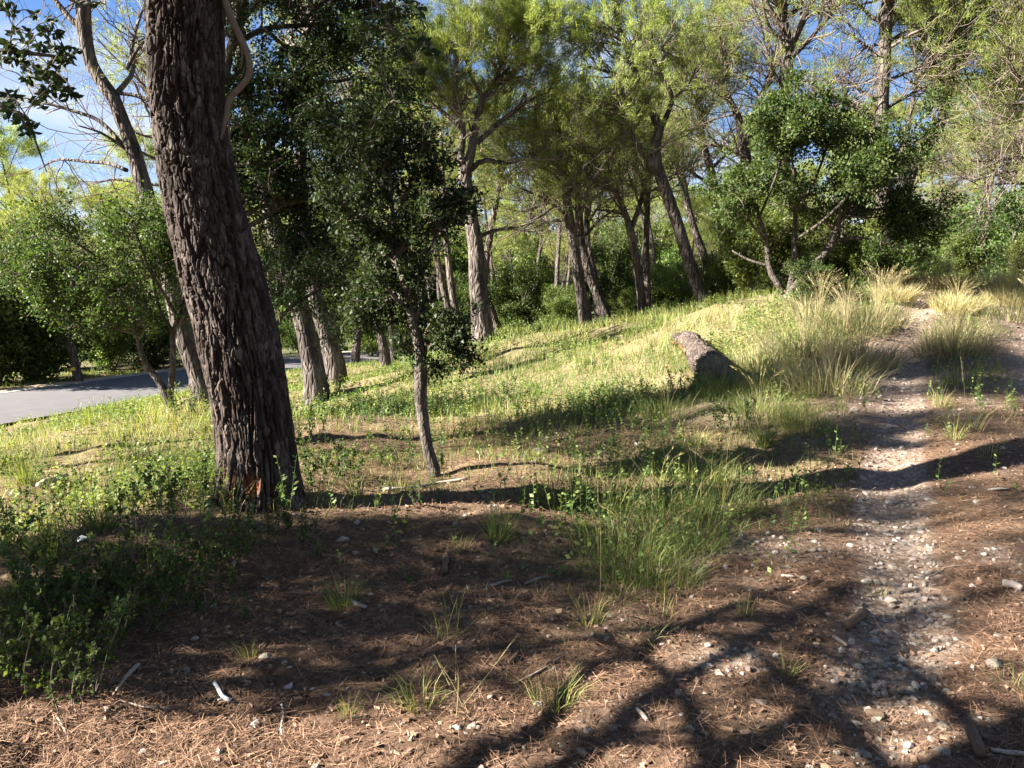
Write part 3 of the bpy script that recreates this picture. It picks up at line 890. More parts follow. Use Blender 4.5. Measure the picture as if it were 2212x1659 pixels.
pine('stout pine behind the road bank, left one of two leaning trunks with a ragged foot', 14.5,
     [(682, 828, 46), (666, 740, 42), (650, 675, 40), (625, 590, 36), (596, 500, 34), (568, 410, 31), (550, 330, 30), (530, 220, 26), (515, 60, 22), (505, -120, 14), (500, -260, 7)],
     [[(520, 100, 9), (470, 40, 7), (420, -20, 4)], [(512, 0, 9), (570, -60, 7), (610, -120, 4)], [(508, -80, 9), (450, -160, 6), (410, -220, 3)], [(570, 420, 8), (520, 395, 6), (480, 370, 3)], [(560, 375, 7), (600, 350, 5), (640, 345, 3)]],
     n2=50, n3=320, tufts=2400, sides=22, dead=14, nw=.0095, per=9)
pine('stout pine behind the road bank, right one of two leaning trunks, darker and half hidden', 16.5,
     [(724, 790, 40), (706, 720, 36), (690, 670, 34), (670, 590, 31), (655, 500, 28), (650, 380, 26), (652, 250, 23), (660, 120, 19), (668, 0, 13), (672, -100, 6)],
     [[(655, 240, 9), (610, 180, 7), (570, 120, 4)], [(660, 140, 9), (710, 90, 7), (760, 30, 4)], [(664, 60, 8), (620, -10, 6), (590, -80, 3)], [(668, 0, 8), (720, -60, 6), (750, -120, 3)]],
     n2=60, n3=420, tufts=2600, sides=16, dead=10, nw=.0095, per=9)
pine('slender straight-stemmed pine by the far bend of the road', 21.0,
     [(832, 772, 22), (824, 730, 20), (815, 690, 19), (795, 600, 17), (783, 540, 16), (770, 440, 14), (762, 340, 12), (760, 240, 9), (762, 160, 5)],
     [[(766, 400, 6), (720, 360, 5), (690, 330, 3)], [(764, 340, 6), (810, 290, 5), (840, 240, 3)], [(762, 280, 6), (725, 220, 4), (700, 170, 3)], [(761, 220, 5), (800, 160, 4), (820, 110, 3)]],
     n2=60, n3=420, tufts=2200, sides=12, dead=12, nw=.0095, per=9, auto=4)
pine('thin dark pine leaning right beside the far bend of the road', 26.0,
     [(768, 768, 18), (774, 720, 16), (781, 680, 15), (790, 600, 13), (796, 500, 12), (800, 400, 10), (806, 300, 8), (810, 220, 4)],
     [[(796, 480, 5), (840, 430, 4), (870, 400, 3)], [(800, 400, 5), (770, 350, 4), (750, 320, 3)], [(804, 320, 5), (850, 260, 4), (880, 220, 3)]],
     n2=50, n3=360, tufts=2000, sides=10, dead=12, nw=.010, per=8, auto=4)

PINE_A = pine('tall middle pine with rosy trunk, forked at half height, bright rounded crown', 17.0,
     [(1045, 745, 48), (1040, 690, 42), (1032, 605, 38), (1030, 553, 35), (1022, 496, 30), (1015, 444, 28), (1007, 399, 27), (1004, 371, 30), (1014, 345, 20), (1020, 319, 18), (1025, 285, 16), (1032, 257, 15), (1042, 215, 13), (1060, 191, 11), (1084, 139, 9), (1096, 80, 7), (1100, 30, 4)],
     [[(1004, 376, 20), (996, 345, 17), (1000, 300, 14), (1000, 262, 11), (985, 215, 9), (960, 160, 7), (940, 110, 4)],
      [(1030, 309, 13), (1060, 281, 12), (1087, 257, 10), (1122, 229, 8), (1160, 205, 5), (1190, 195, 3)],
      [(1018, 366, 13), (1045, 345, 11), (1098, 350, 9), (1147, 333, 8), (1181, 312, 6), (1220, 290, 3)],
      [(1044, 212, 9), (1020, 170, 8), (1005, 120, 6), (1000, 60, 4)],
      [(1000, 280, 9), (960, 245, 8), (920, 215, 6), (890, 180, 4)],
      [(1034, 250, 9), (1000, 225, 7), (965, 205, 5), (930, 180, 3)],
      [(1020, 430, 10), (985, 422, 8), (950, 418, 4)],
      [(1030, 515, 9), (1060, 500, 8), (1110, 490, 6), (1145, 480, 4), (1170, 455, 2)],
      [(1060, 191, 8), (1105, 165, 7), (1135, 120, 5), (1150, 80, 3)], [(1084, 139, 6), (1060, 90, 5), (1045, 40, 3)],
      [(1090, 110, 6), (1125, 70, 4), (1140, 30, 3)], [(960, 160, 6), (920, 120, 5), (880, 90, 3)]],
     n2=150, n3=1300, tufts=13000, sides=24, dead=30, nw=.0095, per=9, sub_len=(.8, 1.8), twig_len=(.4, .9), crown_t0=.35, t_tuft=.45)
pine('leaner smooth pine rising from directly behind the tall forked middle pine', 19.5,
     [(1078, 732, 22), (1066, 690, 20), (1052, 640, 19), (1046, 600, 17), (1060, 500, 14), (1075, 420, 12), (1085, 340, 10), (1100, 270, 6)],
     [[(1075, 420, 5), (1120, 380, 4), (1150, 350, 3)], [(1080, 370, 5), (1050, 330, 4), (1030, 300, 3)]],
     n2=40, n3=300, tufts=2200, sides=12, dead=10, nw=.0095, per=9, auto=3)
for lab, yy, tr in [('left one of two slim pale trunks just left of the forked middle pine', 20.0, [(986, 740, 18), (975, 690, 16), (962, 640, 15), (945, 560, 13), (935, 460, 11), (928, 360, 9), (925, 290, 5)]),
                    ('right one of two slim trunks just left of the forked middle pine, furrowed bark', 19.0, [(1003, 742, 20), (992, 700, 18), (980, 650, 16), (968, 560, 14), (960, 460, 12), (955, 360, 10), (952, 270, 5)])]:
    pine(lab, yy, tr, [], n2=40, n3=300, tufts=2400, sides=12, dead=10, nw=.0095, per=9, auto=7)

PINE_B = pine('sinuous pine leaning left behind the fallen log, grey below and rosy where it forks', 17.0,
     [(1522, 668, 30), (1508, 620, 27), (1490, 570, 26), (1462, 480, 25), (1445, 430, 24), (1430, 390, 24), (1418, 350, 23), (1416, 325, 22), (1420, 300, 19), (1425, 280, 19), (1410, 245, 17), (1400, 220, 15), (1385, 185, 13), (1370, 150, 12), (1352, 100, 11), (1340, 70, 10), (1320, 0, 8), (1312, -60, 4)],
     [[(1426, 280, 12), (1440, 250, 11), (1450, 220, 10), (1447, 200, 9), (1430, 175, 9), (1410, 135, 8), (1400, 100, 6), (1395, 50, 4)],
      [(1418, 375, 15), (1395, 340, 14), (1370, 310, 12), (1350, 270, 10), (1330, 245, 8), (1290, 230, 6), (1250, 225, 4)],
      [(1395, 225, 9), (1360, 215, 8), (1320, 225, 6), (1280, 240, 4)],
      [(1375, 165, 10), (1345, 165, 8), (1300, 150, 6), (1260, 140, 4)],
      [(1452, 215, 7), (1480, 190, 6), (1500, 150, 4)],
      [(1345, 75, 7), (1300, 50, 6), (1255, 35, 4)], [(1352, 100, 7), (1390, 60, 5), (1410, 15, 3)], [(1330, 30, 6), (1290, -20, 4), (1260, -50, 3)],
      [(1410, 130, 6), (1440, 90, 4), (1470, 60, 3)], [(1385, 310, 8), (1340, 320, 6), (1290, 325, 4), (1240, 318, 3)]],
     n2=120, n3=1050, tufts=6000, sides=20, dead=30, nw=.0095, per=9, sub_len=(.8, 1.7), twig_len=(.4, .85), crown_t0=.35, t_tuft=.5)

pine('dark curved pine in the middle of the meadow edge, its base in the grass', 18.0,
     [(1268, 712, 30), (1260, 660, 26), (1248, 590, 24), (1238, 520, 22), (1228, 460, 20), (1222, 400, 17), (1212, 350, 14), (1205, 300, 11), (1200, 250, 6)],
     [[(1230, 470, 8), (1190, 440, 7), (1150, 420, 5), (1120, 410, 3)], [(1224, 420, 8), (1262, 380, 7), (1300, 350, 4)], [(1214, 360, 7), (1180, 325, 6), (1150, 310, 3)]],
     n2=80, n3=650, tufts=2500, sides=18, dead=22, nw=.0095, per=9, auto=4)
pine('sunlit pale pine leaning left just right of the dark curved pine', 20.5,
     [(1312, 698, 24), (1298, 655, 21), (1280, 610, 20), (1265, 560, 19), (1255, 520, 18), (1250, 450, 16), (1248, 380, 13), (1245, 320, 10), (1240, 270, 5)],
     [[(1256, 520, 7), (1290, 480, 6), (1330, 450, 3)], [(1250, 440, 7), (1215, 400, 5), (1190, 380, 3)], [(1247, 360, 6), (1290, 320, 5), (1320, 290, 3)]],
     n2=70, n3=600, tufts=2400, sides=14, dead=16, nw=.0095, per=9, auto=4)
pine('dark pine trunk close behind the sunlit pale leaning pine', 22.0,
     [(1296, 690, 22), (1290, 640, 19), (1280, 580, 17), (1268, 520, 15), (1270, 450, 13), (1285, 380, 11), (1292, 310, 6)],
     [[(1270, 480, 6), (1300, 440, 5), (1335, 420, 3)]], n2=60, n3=480, tufts=2200, sides=12, dead=14, nw=.010, per=8, auto=6)
pine('dark forked pine between the meadow edge and the leaning sinuous pine', 18.5,
     [(1388, 696, 24), (1386, 650, 20), (1380, 600, 18), (1372, 550, 17), (1362, 500, 18), (1354, 470, 13), (1335, 425, 11), (1310, 390, 9), (1290, 350, 5)],
     [[(1362, 498, 13), (1378, 460, 11), (1392, 420, 10), (1405, 370, 8), (1412, 320, 4)], [(1354, 465, 8), (1320, 455, 6), (1285, 450, 3)], [(1392, 420, 7), (1430, 400, 5), (1460, 380, 3)]],
     n2=80, n3=650, tufts=2300, sides=14, dead=22, nw=.0095, per=9, auto=3)
pine('slim straight pine standing right behind the dark forked pine', 20.0,
     [(1400, 690, 17), (1398, 620, 15), (1396, 540, 14), (1398, 460, 12), (1402, 380, 10), (1406, 300, 8), (1410, 230, 4)], [], n2=50, n3=420, tufts=2000, sides=10, dead=14, nw=.0095, per=9, auto=8)
pine('brown leaning pine trunk between the sinuous pine and the right holm oak', 21.0,
     [(1568, 560, 24), (1566, 515, 22), (1556, 460, 20), (1545, 410, 19), (1536, 370, 17), (1520, 310, 14), (1510, 240, 11), (1505, 170, 6)],
     [[(1545, 405, 8), (1500, 380, 6), (1460, 360, 3)], [(1536, 365, 8), (1575, 330, 6), (1610, 320, 3)], [(1520, 310, 7), (1480, 280, 5), (1450, 270, 3)], [(1512, 250, 6), (1550, 210, 5), (1580, 190, 3)]],
     n2=70, n3=560, tufts=2000, sides=14, dead=26, nw=.0095, per=9)
pine('grey leaning pine trunk behind the brown leaning one, dark foliage above', 24.0,
     [(1522, 560, 18), (1505, 510, 16), (1488, 455, 15), (1478, 400, 13), (1470, 340, 11), (1465, 270, 6)], [], n2=60, n3=480, tufts=2000, sides=10, dead=20, nw=.010, per=8, auto=8)
PINE_C = pine('open crowned pine with pale trunk splitting against the blue sky gap', 20.0,
     [(1640, 600, 28), (1632, 500, 26), (1622, 430, 25), (1615, 370, 24), (1608, 320, 22), (1602, 285, 22), (1595, 255, 16), (1575, 215, 13), (1560, 180, 11), (1548, 140, 9), (1535, 80, 7), (1525, 20, 4)],
     [[(1604, 280, 14), (1625, 245, 12), (1640, 205, 10), (1655, 160, 8), (1660, 110, 5)], [(1612, 340, 11), (1580, 320, 9), (1540, 310, 7), (1500, 315, 4)],
      [(1575, 215, 8), (1530, 190, 7), (1490, 160, 4)], [(1560, 180, 8), (1580, 130, 6), (1590, 70, 4)], [(1548, 140, 7), (1510, 100, 5), (1480, 70, 3)], [(1604, 300, 8), (1650, 280, 6), (1690, 262, 3)], [(1535, 80, 6), (1560, 30, 5), (1575, -20, 3)], [(1640, 205, 6), (1610, 160, 5), (1600, 110, 3)]],
     n2=95, n3=900, tufts=3400, sides=16, dead=40, nw=.009, per=9, crown_t0=.3, t_tuft=.6)
PINE_D = pine('tall straight pine rising out of the left half of the right holm oak', 17.0,
     [(1700, 640, 36), (1698, 520, 32), (1695, 420, 29), (1692, 330, 28), (1694, 250, 27), (1698, 160, 27), (1700, 110, 28), (1692, 50, 20), (1690, 0, 18), (1685, -90, 14), (1680, -180, 7)],
     [[(1700, 120, 18), (1712, 80, 15), (1725, 40, 12), (1735, -10, 10), (1740, -80, 5)], [(1703, 130, 12), (1720, 112, 10), (1745, 82, 8), (1775, 40, 6), (1800, -10, 3)],
      [(1696, 240, 8), (1740, 210, 7), (1790, 185, 5), (1830, 160, 3)], [(1694, 290, 8), (1735, 280, 7), (1775, 255, 5), (1810, 225, 3)], [(1692, 190, 8), (1670, 160, 7), (1650, 110, 5), (1640, 60, 3)],
      [(1692, 60, 9), (1660, 20, 7), (1630, -30, 4)], [(1694, 265, 8), (1655, 230, 6), (1625, 215, 3)]],
     n2=100, n3=850, tufts=3200, sides=20, dead=40, nw=.009, per=9, crown_t0=.3, t_tuft=.6)
pine('tall straight pine rising out of the right half of the right holm oak, no fork', 16.0,
     [(1914, 605, 42), (1914, 520, 38), (1910, 420, 33), (1904, 330, 28), (1903, 280, 27), (1906, 200, 26), (1910, 120, 25), (1914, 50, 24), (1918, 0, 23), (1922, -100, 17), (1925, -220, 8)],
     [[(1904, 290, 9), (1880, 250, 8), (1840, 225, 6), (1790, 205, 5), (1750, 200, 3)], [(1902, 215, 9), (1870, 190, 7), (1835, 150, 5), (1800, 140, 3)], [(1908, 180, 8), (1950, 160, 7), (2000, 145, 5), (2060, 130, 3)],
      [(1908, 130, 8), (1870, 90, 6), (1830, 60, 3)], [(1905, 240, 8), (1945, 215, 6), (1990, 190, 3)], [(1914, 60, 8), (1870, 20, 6), (1840, -20, 3)], [(1916, 20, 8), (1960, -30, 6), (2000, -70, 3)], [(1910, 100, 7), (1950, 70, 6), (1985, 60, 3)]],
     n2=95, n3=800, tufts=3000, sides=22, dead=44, nw=.009, per=9, crown_t0=.3, t_tuft=.6)
pine('curved pine bowing right above the track, rising from beside the right holm oak', 16.8,
     [(1932, 590, 30), (1940, 540, 27), (1950, 450, 26), (1962, 390, 26), (1980, 345, 25), (2005, 320, 24), (2022, 290, 22), (2034, 255, 20), (2045, 215, 17), (2055, 180, 15), (2062, 130, 13), (2070, 90, 11), (2078, 40, 9), (2084, -30, 5)],
     [[(2045, 215, 10), (2032, 185, 9), (2028, 140, 7), (2022, 90, 5), (2005, 50, 3)], [(2060, 150, 9), (2085, 120, 8), (2110, 80, 6), (2140, 50, 3)], [(2036, 255, 8), (2090, 240, 6), (2140, 240, 4), (2180, 245, 3)],
      [(2068, 100, 8), (2095, 60, 6), (2115, 10, 3)], [(2058, 165, 7), (2110, 150, 5), (2160, 145, 3)], [(2024, 285, 7), (1985, 275, 5), (1960, 260, 3)], [(2074, 60, 7), (2050, 10, 5), (2030, -40, 3)]],
     n2=110, n3=950, tufts=4200, sides=18, dead=30, nw=.009, per=9, crown_t0=.25, t_tuft=.45)
pine('pine at the right edge whose long drooping boughs reach in over the track', 15.0,
     [(2330, 640, 38), (2318, 480, 34), (2300, 330, 32), (2285, 200, 28), (2270, 100, 24), (2262, 0, 18), (2255, -120, 8)],
     [[(2300, 330, 10), (2250, 330, 8), (2190, 335, 6), (2130, 330, 4), (2080, 322, 3)], [(2290, 250, 10), (2240, 220, 9), (2190, 160, 7), (2170, 100, 4)], [(2310, 420, 9), (2250, 395, 7), (2190, 390, 5), (2140, 400, 3)], [(2280, 160, 9), (2220, 120, 7), (2180, 50, 5), (2150, 0, 3)], [(2305, 370, 9), (2240, 360, 7), (2180, 370, 5), (2120, 385, 3)], [(2266, 60, 8), (2210, 10, 6), (2170, -40, 3)], [(2288, 210, 8), (2230, 250, 6), (2170, 270, 4), (2110, 280, 3)]],
     n2=110, n3=900, tufts=3400, sides=18, dead=40, nw=.009, per=9, crown_t0=.2, t_tuft=.45)

# pine beyond the road with a yellow mark
def yellow_pine():
    r = pine('dark leaning pine beyond the road with a short yellow mark painted on its trunk', 23.5,
             [(170, 828, 20), (163, 790, 18), (155, 755, 17), (144, 710, 16), (132, 640, 14), (122, 560, 12), (118, 500, 9), (116, 440, 5)],
             [], n2=60, n3=420, tufts=3000, sides=12, dead=20, nw=.010, per=8, auto=8, auto_t=(.45, 1))
    c = P(163, 800, 23.5); o = P(161, 793, 23.5)
    mb = MB(); rr = .5 * 19.5 / F * 23.5
    mb.tube(np.array([c, o]), rr * 1.06, 12, .7, False)
    mb.build('painted_mark', M_YELLOW, r, np.array(r.location))
M_YELLOW = plain_mat('yellow_paint', [(.2, (.42, .30, .03)), (.8, (.62, .47, .05))], 30, .7, .1)
yellow_pine()

# ------------------------------------------------------------------ holm oaks that can be told apart
def oak(label, y, stems, limbs, n2, n3, n_leaf, mat=None, barkmat=None, group='holm oaks of the wood', sides=12, **kw):
    W0 = px_path(stems[0], y)
    org = W0[0, :3].copy()
    root = thing('holm_oak', org, label, 'oak tree', group)
    LS = []
    for k, st in enumerate(stems):
        w = px_path(st, y)
        if k == 0: w = bury(w)
        _, s_ = stem_mesh('trunk', w, sides, barkmat or M_OAKBARK, root, org, None, k == 0, .10)
        LS.append(resample(s_, 20)[8:])
    for l in limbs:
        lw = px_path(l, y); k = len(lw); s = np.linspace(0, 1, k)
        if k and len(l[0]) == 3:
            lw[:, 1] += rng.normal() * .3 * s * np.linalg.norm(lw[-1, [0, 2]] - lw[0, [0, 2]])
        _, ls = stem_mesh('limb', lw, 7, barkmat or M_OAKBARK, root, org, max(8, 2 * k), False, .06)
        LS.append(ls)
    finish_oak(root, org, LS, n2, n3, n_leaf, mat or M_OAK, **kw)
    return root

y4 = G(942, 1030)[1]
oak('slim young holm oak right of the big pine, leafy low down its dark trunk', y4,
    [[(942, 1032, 27), (932, 1000, 25), (924, 969, 24), (917, 930, 24), (912, 895, 26), (907, 850, 27), (907, 825, 30), (912, 800, 25), (911, 780, 23), (907, 755, 24), (899, 720, 24), (890, 692, 22), (882, 645, 20), (876, 605, 20), (868, 580, 18), (858, 555, 16), (860, 515, 12), (850, 470, 10), (845, 430, 8), (842, 370, 6), (846, 300, 4)]],
    [[(868, 582, 9), (850, 540, 8), (820, 500, 6), (790, 470, 4)], [(876, 610, 9), (910, 570, 7), (935, 520, 5), (950, 470, 3)], [(850, 470, 6), (880, 420, 5), (900, 370, 4), (905, 320, 3)], [(845, 430, 6), (810, 390, 5), (785, 340, 4), (770, 290, 3)],
     [(890, 690, 6), (930, 665, 5), (960, 640, 3)], [(896, 712, 6), (930, 720, 5), (960, 735, 4), (985, 755, 2)], [(884, 650, 6), (840, 640, 5), (800, 632, 4), (775, 640, 2)], [(911, 785, 5), (922, 760, 4), (918, 720, 3)],
     [(846, 300, 4), (850, 250, 3), (848, 200, 2)], [(858, 552, 8), (885, 510, 6), (920, 470, 5), (940, 430, 3)], [(876, 612, 6), (850, 620, 5), (815, 660, 4), (790, 690, 2)]],
    90, 800, 7000, sides=18, sub_len=(.2, .75), twig_len=(.10, .25), per=5, L=(.018, .052), t0=.15, jitter=.03)
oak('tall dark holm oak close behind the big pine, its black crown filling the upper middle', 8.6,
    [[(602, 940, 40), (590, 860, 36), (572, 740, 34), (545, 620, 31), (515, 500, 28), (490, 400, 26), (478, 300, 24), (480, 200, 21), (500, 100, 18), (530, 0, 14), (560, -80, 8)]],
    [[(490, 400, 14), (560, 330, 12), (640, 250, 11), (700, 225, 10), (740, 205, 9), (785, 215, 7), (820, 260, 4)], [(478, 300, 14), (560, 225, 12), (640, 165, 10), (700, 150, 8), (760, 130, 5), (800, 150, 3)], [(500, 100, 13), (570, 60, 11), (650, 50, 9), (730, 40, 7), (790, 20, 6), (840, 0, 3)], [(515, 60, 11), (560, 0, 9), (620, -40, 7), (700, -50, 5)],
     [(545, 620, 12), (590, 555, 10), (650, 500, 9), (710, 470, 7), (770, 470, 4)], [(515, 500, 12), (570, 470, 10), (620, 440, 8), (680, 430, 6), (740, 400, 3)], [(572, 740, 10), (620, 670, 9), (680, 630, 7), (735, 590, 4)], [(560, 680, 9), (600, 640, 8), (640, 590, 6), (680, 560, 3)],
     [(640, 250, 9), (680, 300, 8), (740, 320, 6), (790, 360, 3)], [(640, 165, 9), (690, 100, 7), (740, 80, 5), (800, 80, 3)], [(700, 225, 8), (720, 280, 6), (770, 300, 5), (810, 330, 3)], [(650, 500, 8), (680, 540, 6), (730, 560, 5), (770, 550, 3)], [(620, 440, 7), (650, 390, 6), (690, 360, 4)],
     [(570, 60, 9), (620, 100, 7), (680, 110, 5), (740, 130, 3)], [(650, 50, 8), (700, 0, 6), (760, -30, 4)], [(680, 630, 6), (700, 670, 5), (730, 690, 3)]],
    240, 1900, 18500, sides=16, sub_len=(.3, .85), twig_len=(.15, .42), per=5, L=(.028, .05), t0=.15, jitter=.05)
oak('low spreading oak on the road bank with a forked pale trunk and sunlit green crown', 11.0,
    [[(368, 884, 22), (362, 860, 17), (352, 838, 16), (330, 805, 15), (312, 785, 14), (303, 750, 12), (295, 710, 12), (282, 680, 11), (262, 655, 10), (235, 628, 8)],
     [(366, 866, 15), (370, 835, 14), (373, 790, 13), (374, 740, 12), (372, 710, 12), (384, 690, 10), (392, 660, 8)]],
    [[(250, 640, 8), (252, 600, 7), (235, 560, 6), (200, 530, 4), (170, 500, 3)], [(280, 678, 7), (240, 672, 6), (190, 668, 5), (150, 650, 3)], [(235, 628, 6), (180, 600, 5), (120, 580, 4), (60, 570, 3)], [(384, 690, 8), (370, 640, 7), (350, 590, 6), (340, 530, 4), (330, 470, 3)], [(372, 712, 8), (345, 680, 6), (325, 630, 5), (310, 560, 4), (300, 480, 3)],
     [(392, 660, 7), (400, 600, 5), (390, 530, 4), (380, 460, 3)], [(252, 600, 6), (280, 550, 5), (290, 500, 3)], [(200, 610, 5), (140, 560, 4), (90, 520, 3)], [(120, 580, 4), (60, 530, 3), (10, 540, 2)]],
    110, 900, 5600, M_OAKMID, sub_len=(.35, .95), twig_len=(.18, .45), per=5, L=(.035, .06), t0=.3, jitter=.06)
oak('large many-stemmed holm oak on the right bank, its right side in deep shade', 14.0,
    [[(1700, 640, 24), (1722, 612, 22), (1745, 585, 20), (1775, 556, 18), (1795, 530, 17), (1802, 500, 15), (1815, 470, 13), (1830, 445, 11), (1845, 420, 8)],
     [(1695, 632, 16), (1680, 612, 15), (1666, 590, 14), (1660, 570, 12), (1655, 520, 10), (1640, 470, 8), (1630, 420, 5)],
     [(1702, 632, 16), (1712, 600, 14), (1716, 570, 13), (1715, 520, 11), (1718, 460, 9), (1720, 400, 6)]],
    [[(1800, 520, 10), (1840, 515, 8), (1880, 520, 6), (1920, 530, 3)], [(1825, 450, 9), (1860, 410, 8), (1890, 370, 6), (1910, 320, 4)], [(1815, 470, 9), (1860, 455, 7), (1905, 450, 6), (1945, 440, 4)], [(1845, 420, 8), (1900, 400, 7), (1940, 370, 5), (1970, 340, 3)], [(1655, 520, 7), (1610, 480, 6), (1585, 440, 4)], [(1640, 470, 6), (1660, 400, 5), (1670, 340, 4), (1675, 290, 3)], [(1718, 460, 7), (1750, 400, 6), (1770, 340, 5), (1780, 290, 3)], [(1720, 400, 6), (1700, 330, 5), (1695, 270, 3)], [(1715, 520, 7), (1760, 480, 6), (1800, 420, 5), (1820, 360, 3)], [(1880, 520, 5), (1920, 490, 4), (1950, 470, 3)], [(1810, 480, 7), (1830, 400, 6), (1840, 330, 4)], [(1662, 575, 6), (1620, 560, 5), (1590, 540, 3)], [(1712, 600, 6), (1750, 570, 5), (1770, 600, 3)]],
    105, 1100, 9500, M_OAKMID, sides=12, sub_len=(.4, 1.35), twig_len=(.2, .55), per=6, L=(.04, .075), t0=.5, jitter=.06)
rng = np.random.default_rng(202)
# ------------------------------------------------------------------ the near holm oak: it stands outside the frame on the left, its sprays hang into view
NEAR_LEAF = None
def near_leaf_mesh():
    mb = MB()
    L = 1.0
    xs = [0, .12, .38, .68, 1.0]; ws = [0.02, .15, .24, .17, .0]
    V = []; 
    for x, w in zip(xs, ws):
        V += [(x, -w, .05 * math.sin(x * 3) + w * .35), (x, 0, .05 * math.sin(x * 3)), (x, w, .05 * math.sin(x * 3) + w * .35)]
    q = []
    for i in range(4):
        q += [(i * 3, i * 3 + 1, i * 3 + 4, i * 3 + 3), (i * 3 + 1, i * 3 + 2, i * 3 + 5, i * 3 + 4)]
    mb.add(V, q, None, .35)
    return mb.mesh('leaf', M_OAK)

def near_oak():
    org = np.array((-4.3, .4, gz(-4.3, .4)))
    root = thing('holm_oak', org, 'near holm oak whose dark leafy sprays hang into the top left corner', 'oak tree', 'holm oaks of the wood')
    tr = np.array([(-4.3, .4, org[2] - .2, .20), (-4.35, .5, org[2] + .7, .17), (-4.2, .7, 1.5, .15), (-4.0, 1.1, 2.6, .12), (-3.9, 1.4, 3.9, .08), (-3.9, 1.5, 5.2, .04)])
    stem_mesh('trunk', tr, 14, M_OAKBARK, root, org, 24)
    LS = []
    def limb(pts):
        _, s_ = stem_mesh('limb', np.array(pts), 7, M_OAKBARK, root, org, 16, False)
        return s_
    # limbs reaching forward to the corner of the picture
    y = 3.3
    e1 = [tuple(P(-60, 130, y)) + (.020,), tuple(P(20, 110, y)) + (.012,), tuple(P(80, 120, y)) + (.008,), tuple(P(150, 125, y)) + (.004,)]
    l1 = limb([(-4.1, .9, 2.1, .06), (-3.6, 1.9, 2.5, .045), (-2.9, 2.8, 2.7, .03)] + e1)
    e2 = [tuple(P(-50, 205, y)) + (.018,), tuple(P(20, 225, y)) + (.010,), tuple(P(60, 255, y)) + (.006,), tuple(P(95, 300, y)) + (.003,), tuple(P(101, 372, y)) + (.002,)]
    l2 = limb([(-4.1, .9, 2.0, .05), (-3.6, 1.9, 2.2, .04), (-2.9, 2.8, 2.4, .028)] + e2)
    # overhead limb whose tip hangs at the top middle
    yo = 3.5
    l3 = limb([(-4.0, 1.2, 2.9, .07), (-3.2, 1.8, 3.5, .055), (-2.2, 2.6, 3.9, .04), (-1.2, 3.2, 3.9, .028), tuple(P(790, -120, yo)) + (.016,), tuple(P(800, -10, yo)) + (.010,), tuple(P(822, 40, yo)) + (.008,), tuple(P(858, 80, yo)) + (.006,), tuple(P(885, 115, yo)) + (.004,), tuple(P(895, 140, yo)) + (.002,)])
    for k in range(7):
        a = rng.uniform(0, 6.28)
        l = limb([(-4.0, 1.1, 2.6 + .3 * k, .05), (-4.1 + .6 * math.cos(a), 2.0 + .4 * math.sin(a) * .8, 3.0 + .28 * k, .03), (-4.4 + 1.0 * math.cos(a), 2.5 + .5 * math.sin(a), 3.2 + .26 * k, .012)])
        LS.append(l)
    LS += [l3[:9]]
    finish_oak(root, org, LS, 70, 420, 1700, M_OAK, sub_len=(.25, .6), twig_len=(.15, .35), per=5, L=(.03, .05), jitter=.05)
    # sprays of single leaves: about three hundred single ones, the rest in one mesh
    me = near_leaf_mesh()
    lv = np.array([v.co for v in me.vertices]); lq = np.array([p.vertices[:] for p in me.polygons])
    rest = MB(); count = [0]
    def put_leaf(p, d, size, roll, single):
        d = Vector(d).normalized()
        M = Matrix.Translation(Vector(p) - Vector(org)) @ d.to_track_quat('X', 'Z').to_matrix().to_4x4() @ Matrix.Rotation(roll, 4, 'X') @ Matrix.Diagonal((size, size, size, 1))
        if single and count[0] < 300:
            o = bpy.data.objects.new('leaf', me); COL.objects.link(o); o.parent = root
            o.matrix_local = M
            count[0] += 1
        else:
            A = np.array(M)
            rest.add(lv @ A[:3, :3].T + A[:3, 3] + org, lq, None, .3 + .15 * rng.random())
    tw = MB()
    def spray(c, n, size, nodes, single):
        k = np.argmin([np.linalg.norm(q - c) + (0 if i_ < n0 else .02) for i_, q in enumerate(nodes)])
        mid = (nodes[k] + c) / 2 + np.array((0, 0, .012))
        tw.tube(np.array([nodes[k], mid, c]), [.0028, .0022, .0015], 4, .3)
        out = norm(c - nodes[k])
        nodes.append(c)
        for k in range(n):
            d = norm(rng.normal(size=3) * np.array((1, .45, .9)) + .45 * out)
            st = c + norm(rng.normal(size=3)) * rng.random() * .02
            put_leaf(st, d, size * rng.uniform(.7, 1.15), math.pi / 2 + rng.uniform(-.9, .9), single)
    blobs = [(30, 25), (75, 30), (110, 45), (30, 62), (65, 70), (100, 62), (130, 75), (20, 95), (55, 105), (90, 100), (125, 105), (140, 118), (15, 130), (45, 138), (75, 140), (110, 145), (140, 135), (155, 120),
             (95, 165), (120, 178), (60, 165), (100, 195), (130, 195), (150, 195), (90, 215), (95, 180), (15, 200), (5, 225), (25, 240), (45, 255), (65, 265), (55, 285), (72, 285), (35, 215), (10, 15), (197, 8), (170, 5)]
    nodes = list(np.concatenate([l1[6:, :3], l2[6:, :3]])); n0 = len(nodes)
    for rep in range(3):
        for bx, by in blobs:
            if rep and (bx > 160 or rng.random() < .25): continue
            c = P(bx + rng.normal() * 9 * min(rep, 1), by + rng.normal() * 9 * min(rep, 1), y + rng.normal() * .12)
            spray(c, int(rng.integers(5, 9)), .036, nodes, rep == 0)
    nodes = list(l3[9:, :3]); n0 = len(nodes)
    for bx, by in [(830, 10), (850, 20), (820, 40), (862, 40), (838, 55), (895, 12), (905, 18), (870, 75), (875, 100), (890, 108), (905, 95), (920, 92), (935, 105), (915, 112), (890, 130), (800, 60), (795, 85), (805, 30), (905, 150), (860, 112), (845, 30)]:
        spray(P(bx, by, yo + rng.normal() * .08), int(rng.integers(5, 8)), .046, nodes, True)
